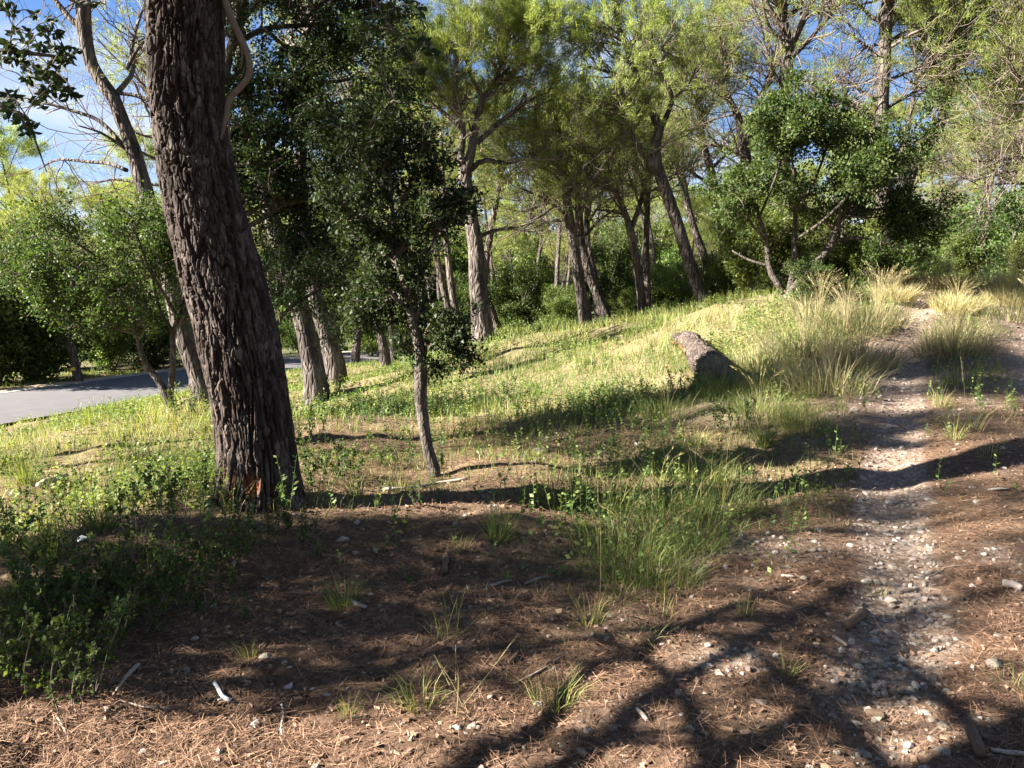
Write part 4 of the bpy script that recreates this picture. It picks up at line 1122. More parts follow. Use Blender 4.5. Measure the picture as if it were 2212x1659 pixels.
    rest.build('foliage', M_OAK, root, org, 'stuff')
    tw.build('twigs', M_TWIG, root, org, 'stuff')
    return root
near_oak()

# dead limb hanging in front of the big pine
def dead_limb():
    y = 5.15
    W = px_path([(470, -90, 16), (486, 0, 15), (498, 35, 15), (510, 62, 14), (524, 92, 14), (533, 110, 13), (540, 150, 13), (534, 170, 13), (521, 186, 13), (506, 202, 12), (496, 217, 12), (491, 235, 11), (489, 252, 11), (483, 275, 10), (476, 295, 10), (467, 315, 9)], y)
    org = W[0, :3]
    r = thing('dead_branch', org, 'crooked dead grey branch hanging in front of the big pine trunk', 'branch')
    stem_mesh('stem', W, 10, M_DEADLIMB, r, org, 40, False, .14)
    w2 = px_path([(468, 313, 9), (461, 328, 8), (458, 354, 8), (452, 385, 8), (443, 403, 5)], y)
    stem_mesh('fork', w2, 8, M_DEADLIMB, r, org, 12, False, .1)
    w3 = px_path([(465, 318, 6), (455, 342, 4), (441, 360, 4), (434, 390, 3.5), (432, 430, 3), (425, 480, 2.5), (421, 530, 2)], y)
    stem_mesh('fork', w3, 6, M_DEADLIMB, r, org, 14, False)
    w4 = px_path([(526, 100, 8), (524, 120, 5), (521, 148, 2)], y)
    stem_mesh('fork', w4, 6, M_DEADLIMB, r, org, 6, False)
    w5 = px_path([(492, 240, 5), (494, 275, 4), (496, 310, 2.5)], y)
    stem_mesh('fork', w5, 6, M_DEADLIMB, r, org, 6, False)
M_DEADLIMB = plain_mat('dead_limb_bark', [(.1, (.07, .05, .04)), (.5, (.15, .115, .09)), (.9, (.27, .22, .18))], 22, .9, .6, .006)
dead_limb()

# ------------------------------------------------------------------ the woods behind: copies of a few grown trees
def template_pine(hgt, lean, seed_r, tuf, n3, spread):
    org = np.zeros(3)
    root = thing('pine_tree', org, 'x', 'pine tree', 'pines of the far wood')
    r = .011 * hgt + .015
    W = np.array([(0, 0, -.4, r * 1.1), (0, 0, 0, r), (lean * .15, .05, hgt * .25, r * .85), (lean * .45, -.1, hgt * .5, r * .7), (lean * .8, .1, hgt * .75, r * .45), (lean, 0, hgt, r * .15)])
    W[2:, :2] += rng.normal(size=(4, 2)) * .2
    _, S_ = stem_mesh('trunk', W, 10, M_BARK, root, org, 22)
    A, AR = spawn(resample(S_, 14)[None, :, :3], resample(S_, 14)[None, :, 3], 13, [.42, .5, .38][seed_r], .98, 60, 15, spread * .6, spread, .4, .10, .12, 8, .35)
    LS = []
    mb = MB()
    for a, rr in zip(A, AR):
        w = np.concatenate([a, np.maximum(rr, .015)[:, None]], 1); LS.append(w)
        mb.tube(w[:, :3], w[:, 3], 5)
    mb.build('limbs', M_BARK, root, org)
    LS.append(resample(S_, 24)[16:])
    finish_pine(root, org, LS, 70, n3, tuf, mat=M_PINEFAR, jit=.10, nw=.017, per=8, nl=(.10, .19), dead=34, sub_len=(.8, 1.7), twig_len=(.4, .9), crown_t0=.3)
    return root
TP = [template_pine(9.5, -1.2, 0, 3000, 430, 3.0), template_pine(11, -.5, 1, 3100, 430, 3.2), template_pine(8, .5, 2, 2800, 400, 2.8)]
TP_H = [9.5, 11, 8]

def template_oak(hgt, wid, mat, n_leaf, L):
    org = np.zeros(3)
    root = thing('shrub', org, 'x', 'shrub', 'shrubs of the underwood')
    st = []
    for k in range(5):
        a = k * 1.256 + rng.normal() * .3
        W = np.array([(0, 0, -.15, .05), (.08 * math.cos(a), .08 * math.sin(a), .1, .045), (wid * .35 * math.cos(a), wid * .35 * math.sin(a), hgt * .45, .03), (wid * .5 * math.cos(a + .3), wid * .5 * math.sin(a + .3), hgt * .85, .012)])
        _, s_ = stem_mesh('stem', W, 6, M_OAKBARK, root, org, 10, False)
        st.append(s_)
    finish_oak(root, org, st, 90, 560, n_leaf, mat, sub_len=(hgt * .2, hgt * .42), twig_len=(hgt * .08, hgt * .2), per=6, L=L, t0=.15, jitter=hgt * .035)
    return root
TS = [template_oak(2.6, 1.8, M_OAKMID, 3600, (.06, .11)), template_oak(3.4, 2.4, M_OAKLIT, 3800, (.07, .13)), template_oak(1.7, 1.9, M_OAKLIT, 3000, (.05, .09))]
TS_H = [2.6, 3.4, 1.7]

used = set()
def place(tmpl, heights, k, x, y, height, label, group, cat=None, name=None, rot=None, wide=1.0):
    src = tmpl[k]
    o = src if (id(tmpl), k) not in used else copy_tree(src)
    used.add((id(tmpl), k))
    s = height / heights[k]
    o.location = (x, y, gz(x, y))
    o.rotation_euler = (0, 0, rng.uniform(0, 6.28) if rot is None else rot)
    o.scale = (s * wide, s * wide, s)
    o['label'] = label
    o['group'] = group
    return o

def px_x(px, y):
    return (px - CX) / F * y * 1.0

# single far pines that can be pointed to (pixel column, distance, height)
LONE = [(90, 34, 9.0, 0, 'round light green pine alone in the sky gap left of the leaning pale pine'),
        (-30, 26, 9.5, 1, 'dark pine cut by the left edge, bluish needles against the sky'),
        (480, 40, 9, 1, 'pine across the road showing just right of the leaning pale pine'),
        (1155, 32, 7.5, 2, 'thin dark pine standing far back in the middle gap of the wood'),
        (2085, 30, 8.5, 0, 'pine with bare lower limbs behind the yellow grass of the track'),
        (2190, 27, 9.5, 1, 'pale trunked pine at the right edge behind the yellow grass'),
        (2010, 34, 8.0, 2, 'slim pine far up the track, left of the yellow grass')]
for px, y, hgt, k, lab in LONE:
    place(TP, TP_H, k, px_x(px, y), y, hgt, lab, 'pines of the far wood')
FAR = 'far pine of the wood, one of many thin trunks with pale green crowns'
nf = 0
for ring, (y0, y1, n) in enumerate([(25, 34, 20), (34, 48, 34), (48, 72, 44), (72, 110, 46), (110, 190, 40)]):
    for i in range(n):
        y = rng.uniform(y0, y1)
        px = -350 + (2212 + 700) * (i + rng.random()) / n
        if ring < 3 and -60 < px < 470 and y < 60: 
            if not (px > 330): continue
        x = px_x(px, y)
        rd, _ = seg_dist(np.array([x]), np.array([y]), ROAD)
        if rd[0] < ROAD_W + 2.0: continue
        dm, _ = seg_dist(np.array([x]), np.array([y]), PATH_MID)
        if dm[0] < 2.5: continue
        hg = rng.uniform(6.0, 9.5) if ring < 2 else rng.uniform(7.5, 12.5)
        if ring == 3 and -200 < px < 420: hg = rng.uniform(6, 8.5)
        place(TP, TP_H, int(rng.integers(0, 3)), x, y, hg, FAR, 'pines of the far wood')
        nf += 1
# outside the view: the trees whose shade falls into it
for (x, y, hgt, k, wd, lab) in [(-10.5, -2.4, 8.5, 0, .9, 'pine outside the view on the left, shading the near ground'), (-14.5, -3.2, 10, 1, .9, 'taller pine outside the view on the left beside the road'),
                        (-6.5, -3.6, 8.5, 2, .9, 'pine outside the view behind the viewer'), (-7.8, 1.5, 10.0, 1, .55, 'high crowned pine just outside the view, its shade crossing the litter'),
                        (-9.6, 7.0, 12.0, 1, .8, 'tall pine outside the view on the left, shading the dark oak and the bank'), (-11.6, 6.6, 12.5, 0, .8, 'second tall pine outside the view on the left, beside the road'),
                        (-8.8, 3.0, 10.0, 2, .6, 'slender pine outside the view, close to the left border of the picture'), (-10.5, -3.4, 10.5, 2, 1.0, 'pine outside the view far behind the viewer on the left')]:
    place(TP, TP_H, k, x, y, hgt, lab, 'pines of the far wood', rot=1.0 + x, wide=wd)

place(TS, TS_H, 1, -7.3, 2.62, 4.9, 'tall holm oak bush outside the view on the left, shading the seedlings', 'shrubs of the underwood', wide=.46)
for i in range(64):                                   # round crowned trees and bushes far back on the rising ground
    yy = rng.uniform(48, 120); px = -200 + 2650 * (i + rng.random()) / 64
    xx = px_x(px, yy)
    rd, _ = seg_dist(np.array([xx]), np.array([yy]), ROAD)
    if rd[0] < ROAD_W + 3: continue
    place(TS, TS_H, int(rng.integers(0, 3)), xx, yy, rng.uniform(2.5, 5.5) * (1 + .006 * yy), 'round leafy tree far back on the slope behind the pines', 'trees on the far slope')

# the wood goes on behind the viewer and to the right
for i, (x, y, hgt, k) in enumerate([(7, -3, 9, 0), (3, -6, 9.5, 1), (-2, -7, 9, 2), (10, 2, 9.5, 1), (12, -4, 10, 0), (6, -9, 10, 2), (0, -11, 10, 0), (-6, -9, 10, 1), (-12, -8, 10, 2), (15, 5, 10, 2), (9, -12, 10, 1), (-16, -4, 10, 0), (-4, -14, 11, 1), (14, 9, 9, 0), (17, -9, 11, 2), (4, -15, 11, 0)]):
    place(TP, TP_H, k, x, y, hgt, 'pine of the wood behind the viewer, outside the view', 'pines of the far wood', wide=1.25)

# shrubs of the underwood that can be pointed to: (px, py foot, distance, height, template, label)
SHR = [(1745, 655, 13.2, .75, 0, 'small dark bush at the foot of the right holm oak, above the grass bank'),
       (1640, 645, 15.5, 1.9, 1, 'bright leafy bush between the sinuous pine and the right holm oak'),
       (1560, 640, 18.0, 1.2, 2, 'dark bush in the shade just right of the sinuous pine trunk'),
       (1450, 660, 21.0, 1.2, 2, 'dark bush left of the sinuous pine, at the meadow edge'),
       (1120, 715, 19.5, 1.6, 0, 'dark bushy oak with slanting stems right of the forked middle pine'),
       (1210, 690, 24.0, 1.4, 1, 'pale bush with twisted stem behind the dark curved pine'),
       (1360, 690, 22.0, .9, 2, 'low bush in front of the far stems, left of the dark forked pine'),
       (1830, 620, 16.0, 1.2, 2, 'yellow green bush under the shaded side of the right holm oak'),
       (1880, 615, 15.2, .9, 2, 'low yellowish bush against the foot of the straight right pine'),
       (1985, 590, 24.0, 1.3, 2, 'dark bush behind the left tuft of yellow grass'),
       (2075, 575, 26.0, 1.7, 1, 'sunlit leafy bush behind the middle tuft of yellow grass'),
       (2170, 575, 25.0, 3.0, 0, 'tall dark holm oak bush at the right end of the yellow grass'),
       (2230, 590, 20.0, 1.5, 1, 'leafy bush cut by the right edge of the view'),
       (650, 745, 33.0, 2.6, 1, 'bright round bush beyond the road left of the stout trunks'),
       (470, 790, 31.0, 2.4, 0, 'dark bush beyond the road behind the big pine'),
       (60, 820, 24.0, 4.2, 0, 'very dark oak beyond the road at the left edge'),
       (-20, 835, 23.0, 4.6, 0, 'black crowned oak beyond the road, cut by the left edge'),
       (240, 812, 27.0, 2.0, 1, 'grey green bush beyond the road under the spreading oak'),
       (330, 805, 28.0, 2.6, 0, 'bush beyond the road between the forks of the spreading oak'),
       (420, 800, 29.0, 2.2, 1, 'pale bush beyond the road beside the leaning pale pine'),
       (700, 720, 38.0, 3.0, 0, 'dark bush beyond the road above the stout trunks'),
       (800, 735, 32.0, 2.2, 1, 'green bush beyond the road bend right of the stout trunks'),
       (890, 745, 30.0, 2.0, 2, 'low green bush beyond the road bend near the slim holm oak'),
       (1900, 560, 27.0, 1.7, 1, 'bright bush far behind the two trunks beside the track'),
       (1700, 600, 22.0, 1.5, 1, 'sunlit bush seen through the stems of the right holm oak'),
       (1780, 590, 21.0, 1.3, 1, 'yellow green bush behind the thick stem of the right holm oak')]
for px, py, y, hgt, k, lab in SHR:
    x = px_x(px, y)
    place(TS, TS_H, k, x, y, hgt, lab, 'shrubs of the underwood')
ULAB = 'green underwood bush among the far trunks of the wood'
for i in range(46):
    y = 24 + 45 * rng.random() ** 1.3
    px = -250 + 2700 * (i + rng.random()) / 46
    x = px_x(px, y)
    rd, _ = seg_dist(np.array([x]), np.array([y]), ROAD)
    dm, _ = seg_dist(np.array([x]), np.array([y]), PATH_MID)
    if rd[0] < ROAD_W + 1.6 or dm[0] < 2.6: continue
    if px > 1880 and y < 27: continue
    place(TS, TS_H, int(rng.integers(0, 3)), x, y, rng.uniform(.9, 2.4), ULAB, 'shrubs of the underwood')
rng = np.random.default_rng(303)
# ------------------------------------------------------------------ ground cover
def scatter(n, x0, x1, y0, y1, power=1.0):
    """points in the view wedge, denser near"""
    yy = y0 + (y1 - y0) * rng.random(n) ** power
    xx = yy * (x0 + (x1 - x0) * rng.random(n))
    return xx, yy

def blades(mb, x, y, z, hgt, w, lean=.35, curl=.5, seg=2, tint=None, az=None):
    n = len(x)
    base = np.stack([x, y, z], 1)
    a = rng.uniform(0, 6.283, n) if az is None else az
    dirh = np.stack([np.cos(a), np.sin(a), np.zeros(n)], 1)
    ln = np.abs(rng.normal(size=n)) * lean
    d0 = norm(dirh * ln[:, None] + np.array((0, 0, 1.0)))
    d1 = norm(d0 + dirh * (curl * rng.random(n))[:, None] - np.array((0, 0, .25)) * (curl * rng.random(n))[:, None])
    fa = rng.uniform(0, 6.283, n)
    sd = np.stack([np.cos(fa), np.sin(fa), np.zeros(n)], 1) * (w * .5)[:, None]
    hh = hgt[:, None]
    ti = np.clip(tint, 0, 1)
    if seg == 1:
        tip = base + (d0 + d1) * .5 * hh
        V = np.stack([base - sd, base + sd, tip], 1).reshape(-1, 3)
        mb.add(V, None, np.arange(len(V)).reshape(-1, 3), np.repeat(ti, 3))
    else:
        m = base + d0 * hh * .5; tip = m + d1 * hh * .5
        V = np.stack([base - sd, base + sd, m - sd * .8, m + sd * .8, tip], 1).reshape(-1, 3)
        k = np.arange(n)[:, None] * 5
        mb.add(V, k + np.array([[0, 1, 3, 2]]), k + np.array([[2, 3, 4]]), np.repeat(ti, 5))

def keep(x, y, dens):
    k = rng.random(len(x)) < dens
    return x[k], y[k]

# grass of the meadow
mb = MB()
x, y = scatter(480000, -.85, .80, 3.2, 27, 1.3)
v = veg_d(x, y); patch = smooth(.30, .62, fbm(x * 1.1, y * 1.1, 31, 3))
x, y = keep(x, y, v * smooth(.02, .35, v) * (.10 + .90 * patch) * .42)
z = h(x, y)
pt = fbm(x * .7, y * .7, 61, 3)
hg = (.05 + .14 * rng.random(len(x))) * (.7 + .6 * pt) * (1 + .25 * (y > 7)) * (.45 + .55 * smooth(.1, .6, veg_d(x, y))) * np.where((x < -2.5) & (y > 11), .7, 1)
tint = .35 + .5 * (fbm(x * .5, y * .5, 71, 3) - .35) + .18 * rng.normal(size=len(x))
far = y > 9
blades(mb, x[~far], y[~far], z[~far], hg[~far], .0035 + .0025 * rng.random((~far).sum()), .4, .6, 2, tint[~far])
blades(mb, x[far], y[far], z[far], hg[far] * 1.15, .0055 + .0006 * y[far], .4, .5, 1, tint[far])
mb.build('grass', M_GRASS, kind='stuff')['label'] = 'thin meadow grass, green to straw coloured'

# leafy herbs between the grass
def herbs(n, y0, y1, dens, hlo, hhi, name, mat, lsz, nl, seed):
    x, y = scatter(n, -.85, .80, y0, y1, 1.1)
    v = veg_d(x, y); patch = smooth(.36, .66, fbm(x * .9, y * .9, seed, 3))
    x, y = keep(x, y, v ** 1.6 * (.06 + .94 * patch) * dens)
    z = h(x, y); n = len(x)
    base = np.stack([x, y, z], 1)
    hh = (hlo + (hhi - hlo) * rng.random(n)) * (.6 + .7 * patch_at(x, y, seed)) * np.where((x < -2.5) & (y > 11), .6, 1)
    a = rng.uniform(0, 6.283, n); ln = .35 * rng.random(n)
    d = norm(np.stack([np.cos(a) * ln, np.sin(a) * ln, np.ones(n)], 1))
    ti0 = np.clip(.5 + .7 * (fbm(x * .6, y * .6, seed + 3, 3) - .5) + .12 * rng.normal(size=n), 0, 1)
    mb = MB()
    K = 3
    t = np.linspace(0, 1, K)
    Pp = base[:, None] + d[:, None] * (hh[:, None] * t)[..., None]
    mb.tubes(Pp, np.broadcast_to(np.array([.0022, .0018, .001]), (n, K)).copy(), 3, .25)
    u = (np.arange(nl) + .6) / nl
    p = base[:, None] + d[:, None] * (hh[:, None] * (.15 + .85 * u[None]))[..., None]
    la = rng.uniform(0, 6.283, (n, nl))
    ld = norm(np.stack([np.cos(la), np.sin(la), .25 + .5 * rng.random((n, nl))], -1))
    L = (lsz * (.6 + .8 * rng.random((n, nl))) * (1.15 - .5 * u[None]))[..., None] * (1 + .03 * y)[:, None, None]
    sd = norm(np.cross(ld, np.array((0, 0, 1.0)) + .5 * rng.normal(size=ld.shape))) * L * .3
    V = np.stack([p, p + ld * L * .5 + sd, p + ld * L, p + ld * L * .5 - sd], 2).reshape(-1, 3)
    ti = np.clip(np.repeat(ti0, nl * 4) + np.repeat(.12 * rng.normal(size=n * nl), 4), 0, 1)
    mb.add(V, np.arange(len(V)).reshape(-1, 4), None, ti)
    return mb.build(name, mat, kind='stuff')
def patch_at(x, y, seed):
    return smooth(.36, .66, fbm(x * .9, y * .9, seed, 3))
herbs(60000, 4.0, 27, .9, .07, .30, 'low_herbs', M_HERB, .032, 9, 131)['label'] = 'low leafy herbs covering the meadow'

# fallen pine needles on bare ground
def litter(n, y0, y1, name, mat, L, w, zoff):
    x, y = scatter(n, -.85, .85, y0, y1, 1.15)
    g = gravel_d(x, y); v = veg_d(x, y)
    x, y = keep(x, y, (1 - .85 * g) * (1 - .6 * v) * (.35 + .65 * smooth(.3, .65, fbm(x * 2.3, y * 2.3, 91, 3))))
    n = len(x); z = h(x, y) + zoff + .012 * rng.random(n)
    a = rng.uniform(0, 6.283, n)
    d = norm(np.stack([np.cos(a), np.sin(a), .30 * rng.normal(size=n)], 1))
    ln = (L[0] + (L[1] - L[0]) * rng.random(n))[:, None]
    sd = norm(np.cross(d, np.array((0, 0, 1.0)) + .4 * rng.normal(size=d.shape))) * w
    c = np.stack([x, y, z], 1)
    V = np.stack([c - d * ln * .5 - sd, c - d * ln * .5 + sd, c + d * ln * .5 + sd * .6, c + d * ln * .5 - sd * .6], 1).reshape(-1, 3)
    mb = MB(); mb.add(V, np.arange(len(V)).reshape(-1, 4), None, np.repeat(rng.random(n), 4))
    return mb.build(name, mat, kind='stuff')
M_LITTER = plain_mat('dead_needles', [(.1, (.045, .025, .017)), (.45, (.13, .073, .046)), (.75, (.26, .16, .10)), (.95, (.40, .28, .185))], 30, .8, .0)
litter(170000, 2.0, 9.5, 'needle_litter', M_LITTER, (.05, .13), .0011, .004)['label'] = 'red-brown fallen pine needles matted over the ground'
M_CHIP = plain_mat('bark_chips', [(.1, (.06, .035, .024)), (.5, (.17, .10, .065)), (.8, (.31, .21, .145)), (.95, (.42, .32, .24))], 30, .85, .4)

def chips(n):
    x, y = scatter(n, -.85, .85, 2.0, 8, 1.1)
    g = gravel_d(x, y); v = veg_d(x, y)
    x, y = keep(x, y, (1 - .8 * g) * (1 - .8 * v))
    n = len(x); z = h(x, y) + .006
    c = np.stack([x, y, z], 1)
    a = rng.uniform(0, 6.283, n); d = norm(np.stack([np.cos(a), np.sin(a), .25 * rng.normal(size=n)], 1))
    nn = norm(np.array((0, 0, 1.0)) + .35 * rng.normal(size=d.shape)); sd = norm(np.cross(d, nn)); nn = np.cross(sd, d)
    L = (.004 + .016 * rng.random(n) ** 3)[:, None]; Wd = L * (.3 + .5 * rng.random((n, 1))); Th = .003 + .003 * rng.random((n, 1))
    V = []
    for sz in (-1, 1):
        for (u, w_) in ((-1, -.7), (-.6, .9), (1, .6), (.7, -1)):
            V.append(c + d * L * u * (1 + .2 * rng.normal(size=(n, 1))) + sd * Wd * w_ + nn * Th * sz)
    V = np.stack(V, 1).reshape(-1, 3)
    k = np.arange(n)[:, None, None] * 8
    fq = np.array([[4, 5, 6, 7], [0, 1, 5, 4], [1, 2, 6, 5], [2, 3, 7, 6], [3, 0, 4, 7]])[None]
    mb = MB(); mb.add(V, (k + fq[:, :, ::-1]).reshape(-1, 4), None, np.repeat(rng.random(n), 8))
    o = mb.build('bark_litter', M_CHIP, kind='stuff', smooth_shade=False); o['label'] = 'small bark flakes and crumbs of soil on the ground'
chips(9000)

# gravel: many small pale stones
ICO = None
def ico():
    t = (1 + 5 ** .5) / 2
    v = np.array([(-1, t, 0), (1, t, 0), (-1, -t, 0), (1, -t, 0), (0, -1, t), (0, 1, t), (0, -1, -t), (0, 1, -t), (t, 0, -1), (t, 0, 1), (-t, 0, -1), (-t, 0, 1)]) / math.hypot(1, t)
    f = np.array([(0, 11, 5), (0, 5, 1), (0, 1, 7), (0, 7, 10), (0, 10, 11), (1, 5, 9), (5, 11, 4), (11, 10, 2), (10, 7, 6), (7, 1, 8), (3, 9, 4), (3, 4, 2), (3, 2, 6), (3, 6, 8), (3, 8, 9), (4, 9, 5), (2, 4, 11), (6, 2, 10), (8, 6, 7), (9, 8, 1)])
    return v, f
def gravel(n):
    x, y = scatter(n, -.6, .85, 2.1, 15, 1.35)
    g = gravel_d(x, y)
    x, y = keep(x, y, g ** 1.2 * .6 + .02)
    n = len(x)
    v, f = ico()
    sz = (.004 + .016 * rng.random(n) ** 4) * (1 + .04 * y)
    sc = sz[:, None] * (.6 + .8 * rng.random((n, 3))); sc[:, 2] *= .7
    a = rng.uniform(0, 6.283, n)
    V = v[None] * (1 + .22 * rng.normal(size=(n, 12, 1))) * sc[:, None]
    X = V[..., 0] * np.cos(a)[:, None] - V[..., 1] * np.sin(a)[:, None]; Y = V[..., 0] * np.sin(a)[:, None] + V[..., 1] * np.cos(a)[:, None]
    z = h(x, y)
    V = np.stack([X + x[:, None], Y + y[:, None], V[..., 2] + (z + sz * .25)[:, None]], -1).reshape(-1, 3)
    k = np.arange(n)[:, None, None] * 12
    mb = MB(); mb.add(V, None, (k + f[None]).reshape(-1, 3), np.repeat(rng.random(n), 12))
    o = mb.build('gravel', M_STONE, kind='stuff', smooth_shade=False); o['label'] = 'small pale limestone gravel of the track'
M_STONE = plain_mat('limestone', [(.05, (.11, .088, .072)), (.4, (.20, .168, .14)), (.7, (.30, .26, .225)), (.95, (.43, .40, .37))], 40, .85, .4, .004)
M_STONE2 = plain_mat('limestone_block', [(.05, (.15, .125, .10)), (.4, (.25, .215, .18)), (.7, (.34, .30, .26)), (.95, (.47, .43, .39))], 16, .85, .7, .01, tint=False)
gravel(60000)

def stone_mesh(k):
    me_v, me_f = ico()
    # one subdivision
    vs = [tuple(p) for p in me_v]; cache = {}
    def mid(a, b):
        key = (min(a, b), max(a, b))
        if key not in cache:
            p = (np.array(vs[a]) + np.array(vs[b])) / 2; vs.append(tuple(p / np.linalg.norm(p))); cache[key] = len(vs) - 1
        return cache[key]
    F2 = []
    for a, b, c in me_f:
        ab, bc, ca = mid(a, b), mid(b, c), mid(c, a)
        F2 += [(a, ab, ca), (b, bc, ab), (c, ca, bc), (ab, bc, ca)]
    V = np.array(vs)
    r_ = np.random.default_rng(50 + k)
    for _ in range(7):                       # flat broken faces
        nrm = norm(r_.normal(size=3)); dd = r_.uniform(.55, .85)
        s = V @ nrm
        V = np.where((s > dd)[:, None], V - nrm * (s - dd)[:, None], V)
    V = V * np.array((1, r_.uniform(.6, .9), r_.uniform(.4, .65))) * (1 + .04 * r_.normal(size=(len(V), 1)))
    mb = MB(); mb.add(V, None, F2, .5)
    return mb.mesh('stone', M_STONE2, None, False)
STONES = [stone_mesh(k) for k in range(7)]
def stone(px, py, wpx, label, group=None, k=None, flat=1.0):
    p = G(px, py)
    o = bpy.data.objects.new('stone', STONES[int(rng.integers(0, 7)) if k is None else k])
    COL.objects.link(o)
    s = .5 * wpx / F * p[1] * 1.05
    o.location = (p[0], p[1], p[2] + s * .16 * flat)
    o.scale = (s, s, s * flat); o.rotation_euler = (rng.normal() * .15, rng.normal() * .15, rng.uniform(0, 6.28))
    return tag(o, label, 'stone', group)
for a in [(2150, 1440, 52, 'largest pale stone lying on dark needles at the right edge', None, 2, 1.1), (1893, 1487, 34, 'white pebble, larger one of a touching pair low on the track', None, 1, .9), (1912, 1500, 18, 'small white pebble touching a larger white one low on the track', None, 3, 1.0),
          (572, 1420, 30, 'cream stone on bare soil, largest one left of the middle', None, 0, .9), (985, 1400, 26, 'grey-white flat stone in the shade near the centre bottom', None, 4, .7), (740, 1168, 34, 'half buried stone on the needle mound right of the big pine', None, 5, .7),
          (1165, 975, 46, 'long pale rock half buried in sun, left end of the bright bank', None, 6, .6), (1300, 978, 16, 'small white stone in sun at the edge of the long shadow', None, 1, .9), (1845, 885, 24, 'pale stone in sun at the left edge of the track', None, 2, .8), (1380, 960, 22, 'flat cream stone on the sunny bank beside the leafy seedling', None, 3, .6),
          (1920, 1300, 40, 'large flat rounded pale stone in the gravel rut', None, 5, .75), (1952, 1310, 18, 'white pebble just right of the large flat rut stone', None, 0, 1), (2100, 1055, 26, 'flat pale stone on needles right of the rut, upper one', None, 1, .6), (2155, 1058, 40, 'wide flat pale stone near the right edge above the dark needles', None, 4, .5), (2110, 1085, 28, 'pale stone below two flat ones near the right edge', None, 2, .6),
          (1955, 1178, 30, 'broad white stone in the upper gravel rut', None, 6, .6), (1990, 1150, 22, 'bluish pale stone at the right rim of the upper rut', None, 3, .8), (1770, 1205, 26, 'pale stone amid the gravel patch left of the rut', None, 0, .9), (1735, 1250, 20, 'pale stone at the lower rim of the gravel patch left of the rut', None, 1, .9), (1660, 1080, 18, 'pale pebble in grass above the gravel patch', None, 2, .8),
          (1490, 1575, 26, 'white stone at the bottom edge by dark grass', None, 3, .8), (1902, 1580, 26, 'bluish white stone in bottom gravel', None, 4, .7), (1888, 1560, 20, 'pale stone just above the bluish bottom one', None, 5, .8), (1270, 1478, 14, 'small white stone by the sunlit tuft', None, 6, .8), (1290, 1165, 20, 'cream stone in a sun fleck beside the tall grass', None, 1, .6),
          (1058, 1505, 20, 'cream stone lower left of the thin grass stalks', None, 0, .8), (1300, 1105, 16, 'pale stone in shade of the tall grass', None, 1, .8), (870, 1565, 22, 'white stone at the bottom edge left of the sunlit soil', None, 2, .9), (555, 1648, 20, 'white stone at the very bottom, left half', None, 4, .9), (585, 1655, 20, 'cream stone beside the white one at the very bottom', None, 3, .8),
          (1185, 1375, 14, 'small white pebble in shade near the middle bottom', None, 3, .8), (2042, 1495, 24, 'cream stone in the lower sunny patch of the track', None, 6, 1)]:
    stone(*a)
GL = 'small pale stone of the gravel scattered along the track'
cnt = 0
while cnt < 215:
    px, py = rng.uniform(1180, 2212), rng.uniform(1000, 1655)
    p = G(px, py)
    g = float(gravel_d(np.array([p[0]]), np.array([p[1]]))[0])
    if rng.random() > g * .9 + .03: continue
    stone(px, py, rng.uniform(9, 19), GL, 'stones of the track', None, .9); cnt += 1
cnt = 0
GL2 = 'small buff stone or clod lying on the bare brown soil'
while cnt < 60:
    px, py = rng.uniform(150, 1250), rng.uniform(1300, 1655)
    stone(px, py, rng.uniform(7, 15), GL2, 'stones on the bare soil', None, .8); cnt += 1

# sticks, log pieces and bark strips
def stick(name, pts, label, mat, cat='stick', sides=7, lift=.0, forks=()):
    q = []
    for px, py, w in pts:
        g = G(px, py); q.append((g[0], g[1], g[2] + .5 * w / F * g[1] * .9 + .004 + lift, .5 * w / F * g[1]))
    q = np.array(q)
    org = q[0, :3]
    if not forks:
        S_ = spline(q, max(4, 3 * len(q)))
        mb = MB(); mb.tube(S_[:, :3], S_[:, 3], sides, .5, True, .3)
        o = mb.build(name, mat, None, org); o.location = org
        return tag(o, label, cat)
    r = thing(name, org, label, cat)
    stem_mesh('stem', q, sides, mat, r, org, 10, False, .1)
    for f in forks:
        w = []
        for px, py, wd in f:
            g = G(px, py); w.append((g[0], g[1], g[2] + .008 + lift, .5 * wd / F * g[1]))
        stem_mesh('fork', np.array(w), 6, mat, r, org, 6, False, .1)
    return r
M_WHITE = plain_mat('bare_white_wood', [(.1, (.42, .39, .37)), (.6, (.60, .58, .56)), (.95, (.72, .70, .68))], 20, .8, .3)
M_LOGEND = plain_mat('brown_stick', [(.1, (.055, .034, .022)), (.5, (.12, .08, .053)), (.9, (.21, .15, .105))], 25, .85, .5, .005)
stick('stick', [(463, 1484, 8), (470, 1495, 9), (477, 1508, 9), (484, 1517, 9), (498, 1524, 10)], 'short forked white stick lying on the bare soil at lower left', M_WHITE, lift=.01, forks=[[(484, 1516, 7), (478, 1519, 5), (471, 1522, 4)]])
stick('stick', [(252, 1500, 6), (262, 1485, 7), (275, 1468, 8), (285, 1458, 10), (300, 1443, 9)], 'bent dark grey stick near the lower left shrub', M_DEADWOOD, lift=.006)
stick('stick', [(122, 1550, 5), (135, 1572, 5), (144, 1590, 4)], 'thin pale twig below the lower left shrub', M_DEADWOOD)
stick('stick', [(608, 1525, 4), (612, 1545, 4), (607, 1575, 5), (610, 1590, 4)], 'thin white twig standing out right of the forked stick', M_WHITE)
stick('stick', [(250, 1515, 3), (280, 1522, 4), (315, 1532, 4), (345, 1530, 3)], 'long thin curved pale twig under the bent grey stick', M_DEADWOOD)
stick('stick', [(1828, 1362, 22), (1850, 1345, 22), (1868, 1334, 22)], 'short round cut piece of branch lying left of the rut', M_LOGEND, 'log piece', 10)
